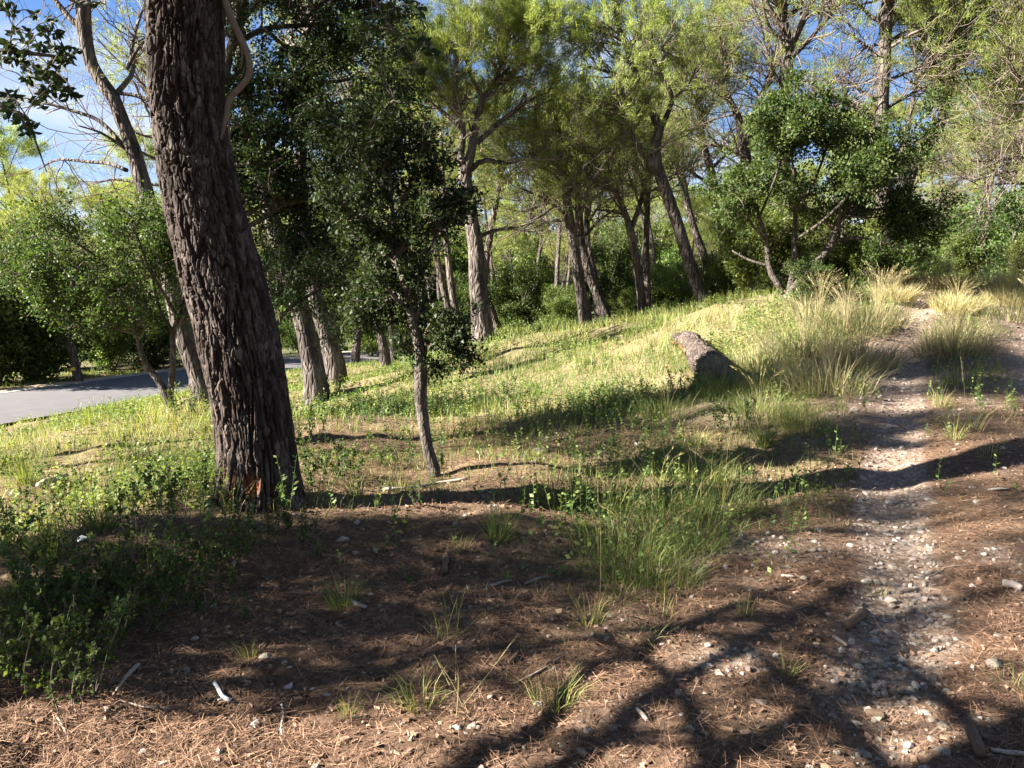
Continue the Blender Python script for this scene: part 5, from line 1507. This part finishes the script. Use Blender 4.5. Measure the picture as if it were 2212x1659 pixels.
stick('stick', [(1910, 1565 - 10, 20), (1890, 1550, 22), (1870, 1545, 16)], 'curved brown bark piece at the edge of the bottom gravel', M_LOGEND, 'bark piece', 8, -.006)
stick('stick', [(2095, 1590, 26), (2108, 1615, 26), (2118, 1640, 24)], 'thick brown cut branch at bottom right corner', M_LOGEND, 'log piece', 10)
stick('stick', [(2140, 1625, 10), (2180, 1632, 11), (2215, 1634, 10)], 'grey stick beside the thick cut branch at bottom right', M_DEADWOOD)
stick('stick', [(1800, 1378, 9), (1815, 1388, 9), (1830, 1398, 9)], 'flat pale sliver of wood below the round cut piece', M_DEADWOOD, lift=-.004)
stick('stick', [(1688, 1247, 6), (1715, 1249, 6)], 'straight pale sliver above the dark needles left of the rut', M_DEADWOOD)
stick('stick', [(2165, 1267, 16), (2190, 1272, 18), (2208, 1278, 14)], 'pale broken branch stub at the right edge', M_DEADWOOD)
stick('stick', [(960, 1245, 14), (962, 1225, 14), (966, 1205, 16)], 'small rotten stump standing in the litter right of centre', M_LOGEND, 'stump', 9, .0)
stick('stick', [(1185, 1140, 8), (1200, 1145, 9), (1225, 1150, 7)], 'orange brown bark strip in the shade near the tall grass', M_LOGEND)
stick('stick', [(1060, 1270, 6), (1085, 1262, 7), (1105, 1258, 5)], 'grey twig in shade below the big litter patch', M_DEADWOOD)
stick('stick', [(1135, 1265, 6), (1160, 1255, 7), (1180, 1250, 5)], 'second grey twig in shade, right of the first near the middle', M_DEADWOOD)
stick('stick', [(755, 1300, 9), (770, 1310, 10), (790, 1316, 8)], 'pale split twig on the sunlit litter ridge', M_DEADWOOD)
stick('stick', [(820, 910 + 150, 7), (880, 1058, 7), (940, 1048, 6), (1010, 1036, 5)], 'thin bare branch lying in the shadow right of the big pine', M_DEADWOOD)
stick('stick', [(1100, 1435, 11), (1112, 1425, 12), (1120, 1410, 8)], 'pointed brown bark flake in the shade near the middle bottom', M_LOGEND, 'bark piece', 6, -.004)
stick('stick', [(1375, 1537, 10), (1390, 1552, 11), (1398, 1562, 10)], 'pale brown wood chip right of the sunlit tuft', M_DEADWOOD, 'wood chip', 6)
stick('stick', [(85, 1060, 14), (105, 1050, 14), (145, 1038, 12)], 'grey branch lying in the shaded hollow at the left', M_DEADWOOD, lift=.02)
stick('stick', [(2000, 1250, 3), (2030, 1238, 3), (2045, 1227, 3), (2095, 1222, 2)], 'long thin dry stem lying across the rut', M_DEADWOOD)
stick('stick', [(1215, 1420, 4), (1170, 1450, 4), (1110, 1480, 4)], 'thin twig in the shade below the big grass clump', M_DEADWOOD)
for i in range(46):
    px, py = rng.uniform(60, 1500), rng.uniform(1180, 1650)
    a = rng.uniform(-.7, .5); l = rng.uniform(14, 34)
    w = rng.uniform(3, 7)
    stick('bark_piece', [(px, py, w), (px + l * .5 * math.cos(a), py + l * .4 * math.sin(a) + rng.normal() * 2, w * 1.2), (px + l * math.cos(a), py + l * .8 * math.sin(a), w * .7)], 'brown sliver of bark lying in the pine litter', M_LOGEND, 'bark piece', 5, -.003)['group'] = 'slivers of bark in the litter'

# scrap of white paper in the grass at left
p = G(178, 1180)
mb = MB(); mb.add([(-.025, -.014, .0), (.02, -.018, .012), (.027, .012, .02), (-.01, .02, .028), (-.028, .008, .018), (0, 0, .026)], None, [(0, 1, 5), (1, 2, 5), (2, 3, 5), (3, 4, 5), (4, 0, 5)], .9)
o = mb.build('paper_scrap', M_WHITE); o.location = (p[0], p[1], p[2] + .03); tag(o, 'crumpled scrap of white paper in the sunlit grass at left', 'litter')

# ------------------------------------------------------------------ fallen log
def fallen_log():
    y1, y2 = G(1545, 812)[1], 0
    a = G(1542, 832); b_ = G(1494, 760)
    W = np.array([(a[0], a[1], a[2] + .15, .25), (a[0] * .7 + b_[0] * .3, a[1] * .7 + b_[1] * .3, a[2] * .7 + b_[2] * .3 + .14, .215), (a[0] * .4 + b_[0] * .6, a[1] * .4 + b_[1] * .6, a[2] * .4 + b_[2] * .6 + .14, .19), (b_[0], b_[1], b_[2] + .14, .175), (b_[0] - .05, b_[1] + .35, b_[2] + .16, .16)])
    org = a.copy()
    r = thing('fallen_log', org, 'short broken pine log lying in the grass, orange rot at its far end', 'log')
    NR_, NA_ = 70, 44
    S_ = spline(W, NR_)
    T_ = norm(np.gradient(S_[:, :3], axis=0)); U_ = norm(np.cross(T_, np.array((0, 0, 1.0)) * np.ones_like(T_))); V_ = np.cross(T_, U_)
    a_ = np.linspace(0, 2 * math.pi, NA_, endpoint=False)
    ss, aa = np.meshgrid(np.linspace(0, 1, NR_), a_, indexing='ij')
    cx_, sx_ = np.cos(aa), np.sin(aa)
    lump = fbm(cx_ * 1.5 + ss * 4, sx_ * 1.5 + ss * 3, 91, 4) - .5
    fl = np.abs(fbm(cx_ * 5 + 9, sx_ * 5 + ss * 3.5, 92, 4) - .5)
    rr_ = S_[:, 3][:, None] * (1 + .30 * lump) - .035 * smooth(.06, .0, fl)
    broken = smooth(.78, 1.0, ss) * (fbm(cx_ * 2 + 4, sx_ * 2, 93, 3) - .35) * .45      # torn far end
    Vv = S_[:, None, :3] + (U_[:, None] * cx_[..., None] + V_[:, None] * sx_[..., None]) * rr_[..., None] + T_[:, None] * broken[..., None]
    i_ = np.arange(NR_ - 1)[:, None]; j_ = np.arange(NA_)[None]
    q_ = np.stack([i_ * NA_ + j_, i_ * NA_ + (j_ + 1) % NA_, (i_ + 1) * NA_ + (j_ + 1) % NA_, (i_ + 1) * NA_ + j_], -1).reshape(-1, 4)
    mb = MB(); mb.add(Vv.reshape(-1, 3), q_, None, .5); mb.build('body', M_LOGBARK, r, org)
    for (row, sgn, dep) in ((0, -1, .05), (NR_ - 1, 1, -.08)):         # rough end grain, hollowed
        ring = Vv[row]; c0 = ring.mean(0)
        rings = [ring] + [c0 + (ring - c0) * t_ + T_[row] * sgn * dep * (1 - t_) + rng.normal(size=ring.shape) * .008 for t_ in (.72, .45, .2)]
        vv = np.concatenate(rings + [c0[None] + T_[row] * sgn * dep])
        qq = [(k_ * NA_ + m_, k_ * NA_ + (m_ + 1) % NA_, (k_ + 1) * NA_ + (m_ + 1) % NA_, (k_ + 1) * NA_ + m_) for k_ in range(3) for m_ in range(NA_)]
        tt = [(3 * NA_ + m_, 3 * NA_ + (m_ + 1) % NA_, 4 * NA_) for m_ in range(NA_)]
        mb = MB(); mb.add(vv, qq, tt, .5); mb.build('end_grain', M_ENDWOOD if row == 0 else M_ROT, r, org)
    for k in range(9):
        c = S_[-1, :3] + rng.normal(size=3) * np.array((.10, .04, .07)) - T_[-1] * .06; d = norm(rng.normal(size=3) * .6 + T_[-1] + np.array((-.3, 0, .3)))
        mb = MB(); mb.tube(np.array([c - d * .08, c + d * .04, c + d * rng.uniform(.08, .2)]), [.03, .022, .003], 5, .5, True, .5); mb.build('splinter', M_ROT, r, org)
    # torn strip where the bark is gone and orange rot shows on the left flank
    k0, k1, m0, m1 = 42, 64, 15, 23
    nn_ = (U_[:, None] * cx_[..., None] + V_[:, None] * sx_[..., None])
    sub = (Vv + nn_ * (.012 + .012 * (fbm(ss * 30, aa * 6, 95, 3)))[..., None])[k0:k1, m0:m1]
    nk, nm = sub.shape[:2]; ii = np.arange(nk - 1)[:, None]; jj = np.arange(nm - 1)[None]
    mb = MB(); mb.add(sub.reshape(-1, 3), np.stack([ii * nm + jj, ii * nm + jj + 1, (ii + 1) * nm + jj + 1, (ii + 1) * nm + jj], -1).reshape(-1, 4), None, rng.random(nk * nm)); mb.build('rot_patch', M_ROT, r, org)
M_ENDWOOD = plain_mat('grey_end_wood', [(.1, (.05, .04, .035)), (.5, (.12, .10, .085)), (.9, (.22, .19, .165))], 18, .9, .8, .02)
M_LOGBARK = bark_mat('log_bark', [(0, (.035, .026, .022)), (.45, (.10, .078, .066)), (.7, (.19, .15, .13)), (1, (.30, .245, .215))], (16, 16, 16), 1.0, .03)
M_ROT = plain_mat('orange_rot', [(.1, (.05, .022, .014)), (.5, (.15, .065, .032)), (.9, (.30, .16, .085))], 18, .9, .8, .02)
fallen_log()

# low dark kerb wall by the road bend
a, b_ = P(800, 757, 35.0), P(872, 752, 35.5)
mb = MB()
for (u0, u1) in ((0, 1),):
    d = norm(b_ - a); nrm = np.array((-d[1], d[0], 0)) * .18
    zt = a[2] + .12
    V = [];
    for q in (a, b_):
        for s in (-1, 1):
            for zz in (zt - .9, zt): V.append((q[0] + nrm[0] * s, q[1] + nrm[1] * s, zz))
    mb.add(V, [(0, 1, 5, 4), (2, 6, 7, 3), (1, 3, 7, 5), (0, 2, 3, 1), (4, 5, 7, 6)], None, .5)
o = mb.build('low_wall', M_WALL := plain_mat('dark_wall', [(.1, (.05, .045, .045)), (.9, (.10, .09, .085))], 9, .9, .4), smooth_shade=False); tag(o, 'low dark wall at the far bend of the road', 'wall')
rng = np.random.default_rng(404)
# ------------------------------------------------------------------ tufts and seedlings that can be told apart
def tuft_mesh(n, hgt, spread, w, tlo, thi, curl, heads=0, lean=.45):
    mb = MB()
    a = rng.uniform(0, 6.283, n); rr = spread * .35 * np.sqrt(rng.random(n))
    x, y = rr * np.cos(a), rr * np.sin(a)
    az = a + rng.normal(size=n) * .5
    blades(mb, x, y, np.full(n, -.02), hgt * (.45 + .6 * rng.random(n)), w * (.7 + .6 * rng.random(n)), lean, curl, 2, tlo + (thi - tlo) * rng.random(n), az)
    for k in range(heads):
        aa = rng.uniform(0, 6.283); l = hgt * rng.uniform(1.0, 1.5); o = rng.uniform(.1, .5)
        p = np.array([(0, 0, 0), (o * .3 * l * math.cos(aa), o * .3 * l * math.sin(aa), l * .55), (o * .75 * l * math.cos(aa), o * .75 * l * math.sin(aa), l * .9), (o * 1.15 * l * math.cos(aa), o * 1.15 * l * math.sin(aa), l * .98)])
        q = spline(p, 8); mb.tube(q, np.linspace(.0016, .0009, 8), 3, .85, False)
        m = 12
        pp = q[5] + (q[7] - q[5]) * rng.random((m, 1)) ; d = norm((q[7] - q[5]) + rng.normal(size=(m, 3)) * .03); 
        sd = norm(rng.normal(size=(m, 3))) * .003
        V = np.stack([pp - sd, pp + sd, pp + d * .03], 1).reshape(-1, 3)
        mb.add(V, None, np.arange(len(V)).reshape(-1, 3), .9)
    return mb
T_GREEN = [tuft_mesh(n_, h_, s_, .0034, .0, t_, c_, 0, l_).mesh('grass_tuft', M_GRASS) for n_, h_, s_, t_, c_, l_ in ((150, .26, .16, .75, 1.0, .6), (110, .22, .22, .9, 1.3, .9), (190, .30, .14, .7, .9, .5), (90, .20, .20, 1.0, 1.2, 1.0))]
T_THIN = [tuft_mesh(n_, h_, s_, .0028, .1, 1.0, c_, 0, l_).mesh('grass_tuft', M_GRASS) for n_, h_, s_, c_, l_ in ((45, .26, .12, .9, .5), (34, .2, .18, 1.2, .8), (60, .22, .10, 1.0, .6), (28, .3, .14, .7, .4))]
T_TALL = [tuft_mesh(480, .62, 1.25, .0055, .0, .95, .9, 40, .6).mesh('grass_tussock', M_STRAW) for _ in range(2)]
T_YEL = [tuft_mesh(800, .60, 1.25, .010, .2, 1.0, .9, 40, .55).mesh('grass_tussock', M_YELLOWGRASS) for _ in range(2)]
T_CLUMP = [tuft_mesh(460, .38, .75, .0034, .0, .7, 1.1, 6, .7).mesh('grass_tussock', M_GRASS) for _ in range(2)]
def tuft(kind, px, py, s, label, group, name='grass_tuft', y=None):
    p = G(px, py) if y is None else np.array((px_x(px, y), y, gz(px_x(px, y), y)))
    o = bpy.data.objects.new(name, kind[int(rng.integers(0, len(kind)))]); COL.objects.link(o)
    o.location = tuple(p); o.scale = (s * rng.uniform(.85, 1.25), s * rng.uniform(.85, 1.25), s * rng.uniform(.8, 1.1)); o.rotation_euler = (rng.normal() * .08, rng.normal() * .08, rng.uniform(0, 6.28))
    return tag(o, label, 'grass', group)
GT = 'single grass tufts'
for a in [(T_GREEN, 1195, 1520, .9, 'sunlit pale green grass tuft on the bare soil at the bottom'), (T_GREEN, 910, 1510, 1.15, 'dark green bushy tuft in shade left of the thin stalks'), (T_THIN, 960, 1375, 1.1, 'thin upright blue-green tuft in the half shade'), (T_GREEN, 1075, 1160, 1.25, 'spreading bright green tuft right of the sunlit litter'),
          (T_THIN, 990, 1190, .9, 'small dry tuft left of the spreading green tuft'), (T_GREEN, 745, 1310, .9, 'dark tuft on the bank edge under the big pine'), (T_THIN, 540, 1425, .6, 'small faint tuft beside the cream stone'), (T_THIN, 750, 1550, .7, 'dim little tuft between the white twig and the dark tuft'), (T_THIN, 1275, 1350, 1.1, 'upright fresh grass shoots right of the thin twig'), (T_THIN, 1390, 1375, .9, 'low grass in shade beside the gravel patch'),
          (T_GREEN, 215, 1140, 1.2, 'bright grass tuft in sun left of the big pine'), (T_GREEN, 105, 1210, 1.3, 'tall bright tuft in sun at the left, beside the paper scrap'), (T_GREEN, 60, 1290, 1.0, 'pale tuft in sun at the left edge'), (T_GREEN, 60, 1050, 1.3, 'dark tuft in the shaded hollow at the left'), (T_THIN, 1610, 1330, .8, 'sparse tuft at the left rim of the gravel patch'),
          (T_GREEN, 1650, 965, 1.2, 'dry-tipped dark tuft left of the track, in half sun'), (T_GREEN, 1500, 960, 1.3, 'green tuft in front of the fallen log'), (T_GREEN, 1720, 905, 1.5, 'rounded soft green tuft in sun at the bank foot'), (T_THIN, 1430, 1330, .9, 'small tuft just below the big grass clump'), (T_THIN, 1330, 1300, 1.0, 'small dark tuft at the left foot of the big grass clump'),
          (T_THIN, 2060, 950, 1.6, 'sparse tuft of tall stalks on the crown of the track'), (T_THIN, 2140, 985, 1.4, 'sparse dry tuft on the track crown near the right edge'), (T_THIN, 2180, 1480, 1.0, 'small tuft at the right edge near the bottom'), (T_THIN, 1700, 1460, .7, 'small pale seed stalks in the dark needles'), (T_THIN, 1900, 1290, .5, 'tiny tuft at the left rim of the rut'),
          (T_THIN, 2030, 880, 1.5, 'thin tall stalks at the left rim of the track crown'), (T_THIN, 2100, 930, 1.5, 'thin tuft on the track crown, right of the sparse stalks'), (T_GREEN, 2070, 830, 1.6, 'low green tuft in front of the dark track tussock'),
          (T_GREEN, 860, 1060, 1.0, 'tuft in shadow right of the slim young oak foot'), (T_GREEN, 770, 1075, .9, 'tuft between the big pine and the slim young oak'), (T_THIN, 590, 1100, 1.2, 'thin dry grass against the foot of the big pine'), (T_THIN, 640, 1095, 1.2, 'thin drooping grass at the right foot of the big pine'), (T_THIN, 505, 1108, 1.1, 'reddish dry grass at the left foot of the big pine'),
          (T_GREEN, 1155, 935, 1.2, 'green tuft by the end of the thin shadow on the sunny bank'), (T_GREEN, 1250, 940, 1.1, 'tuft left of the leafy seedling on the bank')]:
    tuft(*a, GT)
GC = 'grass clumps by the track'
for i, a in enumerate([(T_CLUMP, 1400, 1270, 1.0, 'big grass clump in the centre right, front part'), (T_CLUMP, 1340, 1200, 1.0, 'big grass clump in the centre right, left part'), (T_CLUMP, 1480, 1180, 1.0, 'big grass clump in the centre right, right part'), (T_CLUMP, 1420, 1110, 1.1, 'grass clump behind the big centre right one'), (T_CLUMP, 1310, 1090, 1.0, 'grass clump in shadow left behind the big one'), (T_CLUMP, 1560, 1100, 1.0, 'dim grass clump left of the gravel track, in shadow'), (T_CLUMP, 1500, 1040, 1.0, 'grass clump at the upper edge of the long shadow'), (T_CLUMP, 1200, 1080, .9, 'low grass clump in the long shadow'),
                       (T_CLUMP, 1740, 930, 1.1, 'fresh grass clump at the foot of the dry bank'), (T_CLUMP, 1640, 900, 1.1, 'grass clump in half sun below the fallen log'), (T_CLUMP, 1440, 900, 1.1, 'grass clump in shade left of the fallen log'), (T_CLUMP, 1350, 880, 1.1, 'grass clump in shade on the meadow slope'), (T_CLUMP, 1560, 850, 1.2, 'grass clump against the near end of the fallen log')]):
    tuft(*a, GC, 'grass_tussock')
GB = 'dry grass tussocks of the bank'
for a in [(T_TALL, 1690, 850, 1.0, 'dry grass tussock in shade on the bank, lower left one'), (T_TALL, 1790, 850, 1.0, 'dry grass tussock leaning over the rut with pale seed heads'), (T_TALL, 1860, 790, 1.0, 'dry grass tussock in shade at the rut edge'), (T_TALL, 1740, 770, 1.1, 'dry grass tussock in the middle of the bank'), (T_TALL, 1830, 720, 1.1, 'dry grass tussock high on the bank, left of the rut'), (T_TALL, 1890, 700, 1.0, 'dry grass tussock at the top rut bend'), (T_TALL, 1640, 800, .9, 'dry grass tussock behind the fallen log'), (T_TALL, 1770, 690, 1.0, 'dry grass tussock below the small dark bush'),
          (T_TALL, 2060, 770, .95, 'dark tussock on the crown of the track between the ruts, front one'), (T_TALL, 2070, 735, 1.0, 'dark tussock on the crown of the track between the ruts, rear one'), (T_TALL, 2040, 750, .8, 'shorter dark tussock on the left of the track crown'), (T_TALL, 2225, 700, 1.1, 'dark tussock at the right edge beside the track')]:
    tuft(*a, GB, 'grass_tussock')
GY = 'yellow grass tussocks up the track'
for a in [(T_YEL, 1930, 650, 0.68, 'bright yellow tussock left of the far rut, nearer one'), (T_YEL, 1955, 620, 0.68, 'bright yellow tussock left of the far rut, farther one'), (T_YEL, 2060, 668, 0.75, 'bright yellow tussock in the middle of the far track, nearer one'), (T_YEL, 2045, 628, 0.75, 'bright yellow tussock in the middle of the far track, farther one'), (T_YEL, 2170, 660, 0.82, 'bright yellow tussock right of the far track, nearer one'), (T_YEL, 2195, 630, 0.82, 'bright yellow tussock right of the far track, farther one'), (T_YEL, 2130, 622, 0.68, 'bright yellow tussock right of the far track, leftmost'), (T_YEL, 2230, 660, 0.75, 'bright yellow tussock cut by the right edge')]:
    tuft(*a, GY, 'grass_tussock')

# long single seed stalks
def stalk(px, py, tx, ty, label, y_off=0):
    p = G(px, py); q = P(tx, ty, p[1] + y_off)
    mb = MB(); pts = spline(np.array([p, (p + q) / 2 + np.array((.01, 0, .01)), q]), 10)
    mb.tube(pts, np.linspace(.0018, .001, 10), 4, .8, True)
    m = 26; t = .55 + .45 * rng.random((m, 1)); pp = p + (q - p) * t; d = norm((q - p) + .02 * rng.normal(size=(m, 3))); sd = norm(rng.normal(size=(m, 3))) * .0025
    V = np.stack([pp - sd, pp + sd, pp + d * .018], 1).reshape(-1, 3); mb.add(V, None, np.arange(len(V)).reshape(-1, 3), .85)
    o = mb.build('grass_stalk', M_STRAW, None, p); o.location = tuple(p); tag(o, label, 'grass stalk', 'long seed stalks')
stalk(1012, 1560, 938, 1415, 'long straw seed stalk leaning left over bare soil')
stalk(1000, 1525, 1115, 1375, 'long straw seed stalk leaning right over bare soil', .25)
stalk(985, 1560, 984, 1400, 'thin upright seed stalk between the two leaning ones')
stalk(1470, 1080, 1380, 850, 'very tall pale stalk rising from the big grass clump')
stalk(1235, 1130, 1225, 980, 'thin upright stalk rising from the long shadow')
stalk(560 + 737 - 0, 1290, 1290, 1040, 'thin upright stalk left of the big grass clump')
stalk(1910, 850, 1965, 745, 'pale bent seed stalk overhanging the rut')
stalk(2085, 890, 2075, 770, 'pair of thin dry stalks on the track crown')

# leafy seedlings of kermes oak in the foreground
def seedling_mesh(n_st, hgt, n_lf, L, spread):
    st, lf = MB(), MB()
    for k in range(n_st):
        a = rng.uniform(0, 6.283); o = spread * rng.random()
        b0 = np.array((o * .4 * math.cos(a), o * .4 * math.sin(a), -.02)); l = hgt * rng.uniform(.5, 1.05)
        pts = spline(np.array([b0, b0 + (o * .3 * math.cos(a), o * .3 * math.sin(a), l * .5), b0 + (o * .5 * math.cos(a + .5), o * .5 * math.sin(a + .5), l)]), 7)
        st.tube(pts, np.linspace(.0035, .0015, 7), 4, .4)
        Q, R = spawn(pts[None], np.linspace(.0035, .0015, 7)[None], 5, .2, .9, 50, 10, hgt * .12, hgt * .3, .6, .08, .15, 4)
        st.tubes(Q, R, 3, .4)
        ap = np.concatenate([resample(q, 5) for q in Q] + [resample(pts, 12)[3:]])
        p = ap[rng.integers(0, len(ap), n_lf)]
        d = norm(rng.normal(size=(n_lf, 3)) + np.array((0, 0, .3)))
        leaves(lf, p, d, 1, L, .62, jitter=.004, tint_sd=.22)
    return st.mesh('stems', M_TWIG), lf.mesh('crown', M_KERM)
M_KERM = leaf_mat('kermes_oak_leaves', [(0, (.028, .050, .017)), (.5, (.055, .092, .026)), (1, (.12, .16, .045))], .3, .65, (1.5, 1.5, .6), spec=.08, hue_var=.015, val_var=.15)
SEED = [seedling_mesh(7, .42, 85, (.016, .030), .34), seedling_mesh(9, .34, 80, (.016, .028), .42), seedling_mesh(4, .30, 60, (.016, .028), .16), seedling_mesh(2, .5, 60, (.018, .030), .10)]
def seedling(k, px, py, s, label):
    p = G(px, py)
    r = thing('oak_seedling', p, label, 'seedling', 'leafy oak seedlings')
    for nm, me in zip(('stems', 'crown'), SEED[k]):
        o = bpy.data.objects.new(nm, me); COL.objects.link(o); o.parent = r
        if nm == 'crown': o['kind'] = 'stuff'
    r.scale = (s, s, s); r.rotation_euler = (0, 0, rng.uniform(0, 6.28))
for a in [(1, 60, 1500, 1.1, 'dark leafy seedling at the lower left edge, largest'), (1, 150, 1520, .9, 'dark leafy seedling at the lower left, right of the largest'), (0, 40, 1400, 1.1, 'leafy seedling at the left edge above the dark one'), (0, 130, 1350, 1.05, 'tall leafy seedling in front of the sunlit ground at left'), (0, 210, 1310, 1.0, 'second tall leafy seedling, right of the first at left'), (3, 278, 1245, 1.1, 'tall thin-stemmed seedling against the sunlit litter at left'), (3, 300, 1225, 1.0, 'tall thin seedling just right of the other thin one'),
          (1, 300, 1310, 1.0, 'spreading seedling in shade below the two thin ones'), (1, 370, 1290, .9, 'spreading seedling in shade nearer the big pine'), (2, 430, 1330, .9, 'small seedling at the edge of the dark bank'), (1, 240, 1390, .9, 'low seedling on the dark bank at left'), (0, 390, 1120, 1.0, 'sunlit seedling left of the big pine foot'), (1, 340, 1090, 1.0, 'sunlit leafy clump at the left, behind the seedlings'), (2, 440, 1080, 1.1, 'sunlit seedling close to the left side of the big pine'),
          (2, 655, 1175, .8, 'pale green seedling on the litter right of the big pine'), (2, 510, 1165, .8, 'dark seedling on the litter below the big pine'), (1, 560, 1190, .7, 'low seedling in litter below the big pine, right one'), (0, 690, 1050, 1.1, 'leafy seedling right of the big pine trunk'), (1, 740, 1040, 1.0, 'leafy clump between big pine and slim young oak'), (2, 670, 960, 1.4, 'tall leafy seedling against the right side of the big pine'), (1, 870, 1015, .8, 'bright seedling left of the slim young oak foot'), (2, 955, 1010, 1.0, 'bright seedling right of the slim young oak foot'),
          (0, 1290, 930, 1.0, 'bright yellow green seedling alone on the sunny bank'), (1, 1255, 925, .8, 'seedling touching the bright one on the sunny bank'), (2, 535, 1345, .6, 'small fresh seedling on the dark bank'), (2, 690, 1205, .6, 'small seedling in the litter below the shadow'), (2, 908, 1095, .6, 'small bright sprig in the shadow'), (1, 20, 1180, 1.0, 'sunlit leafy clump at the left edge'), (0, 180, 1100, 1.0, 'sunlit leafy clump behind the bright tufts'),
          (1, 30, 1460, 1.0, 'dark seedling crowding the left edge behind the largest one'), (1, 110, 1440, 1.0, 'dark seedling in the thick of the lower left patch'), (0, 190, 1440, .9, 'upright seedling at the right rim of the lower left patch'), (1, 70, 1340, 1.0, 'leafy seedling deep in the left patch, above the others'), (1, 175, 1370, 1.0, 'seedling in the middle of the shaded left patch'), (1, 250, 1300, 1.0, 'seedling of the shaded left patch right below the paper scrap'), (0, 330, 1350, .8, 'thin seedling at the dark edge of the bank'), (1, 420, 1250, .9, 'spreading seedling on the litter left below the big pine'), (1, 10, 1280, 1.0, 'seedling half cut by the left edge, in half sun'),
          (1, 480, 1230, .8, 'low seedling on the litter straight below the red scar'), (2, 620, 1150, .9, 'seedling in shadow at the right foot of the big pine'),
          (1, 800, 910, 1.3, 'grey green leafy clump in the meadow behind the slim young oak'), (1, 1100, 880, 1.3, 'leafy clump in the lit meadow, centre'), (0, 1480, 860, 1.2, 'leafy clump in shade left of the log'), (1, 1590, 930, 1.1, 'leafy clump in half sun below the log'), (1, 720, 850, 1.3, 'leafy clump behind the big pine in the meadow'), (1, 400, 900, 1.3, 'leafy clump below the spreading oak')]:
    seedling(*a)
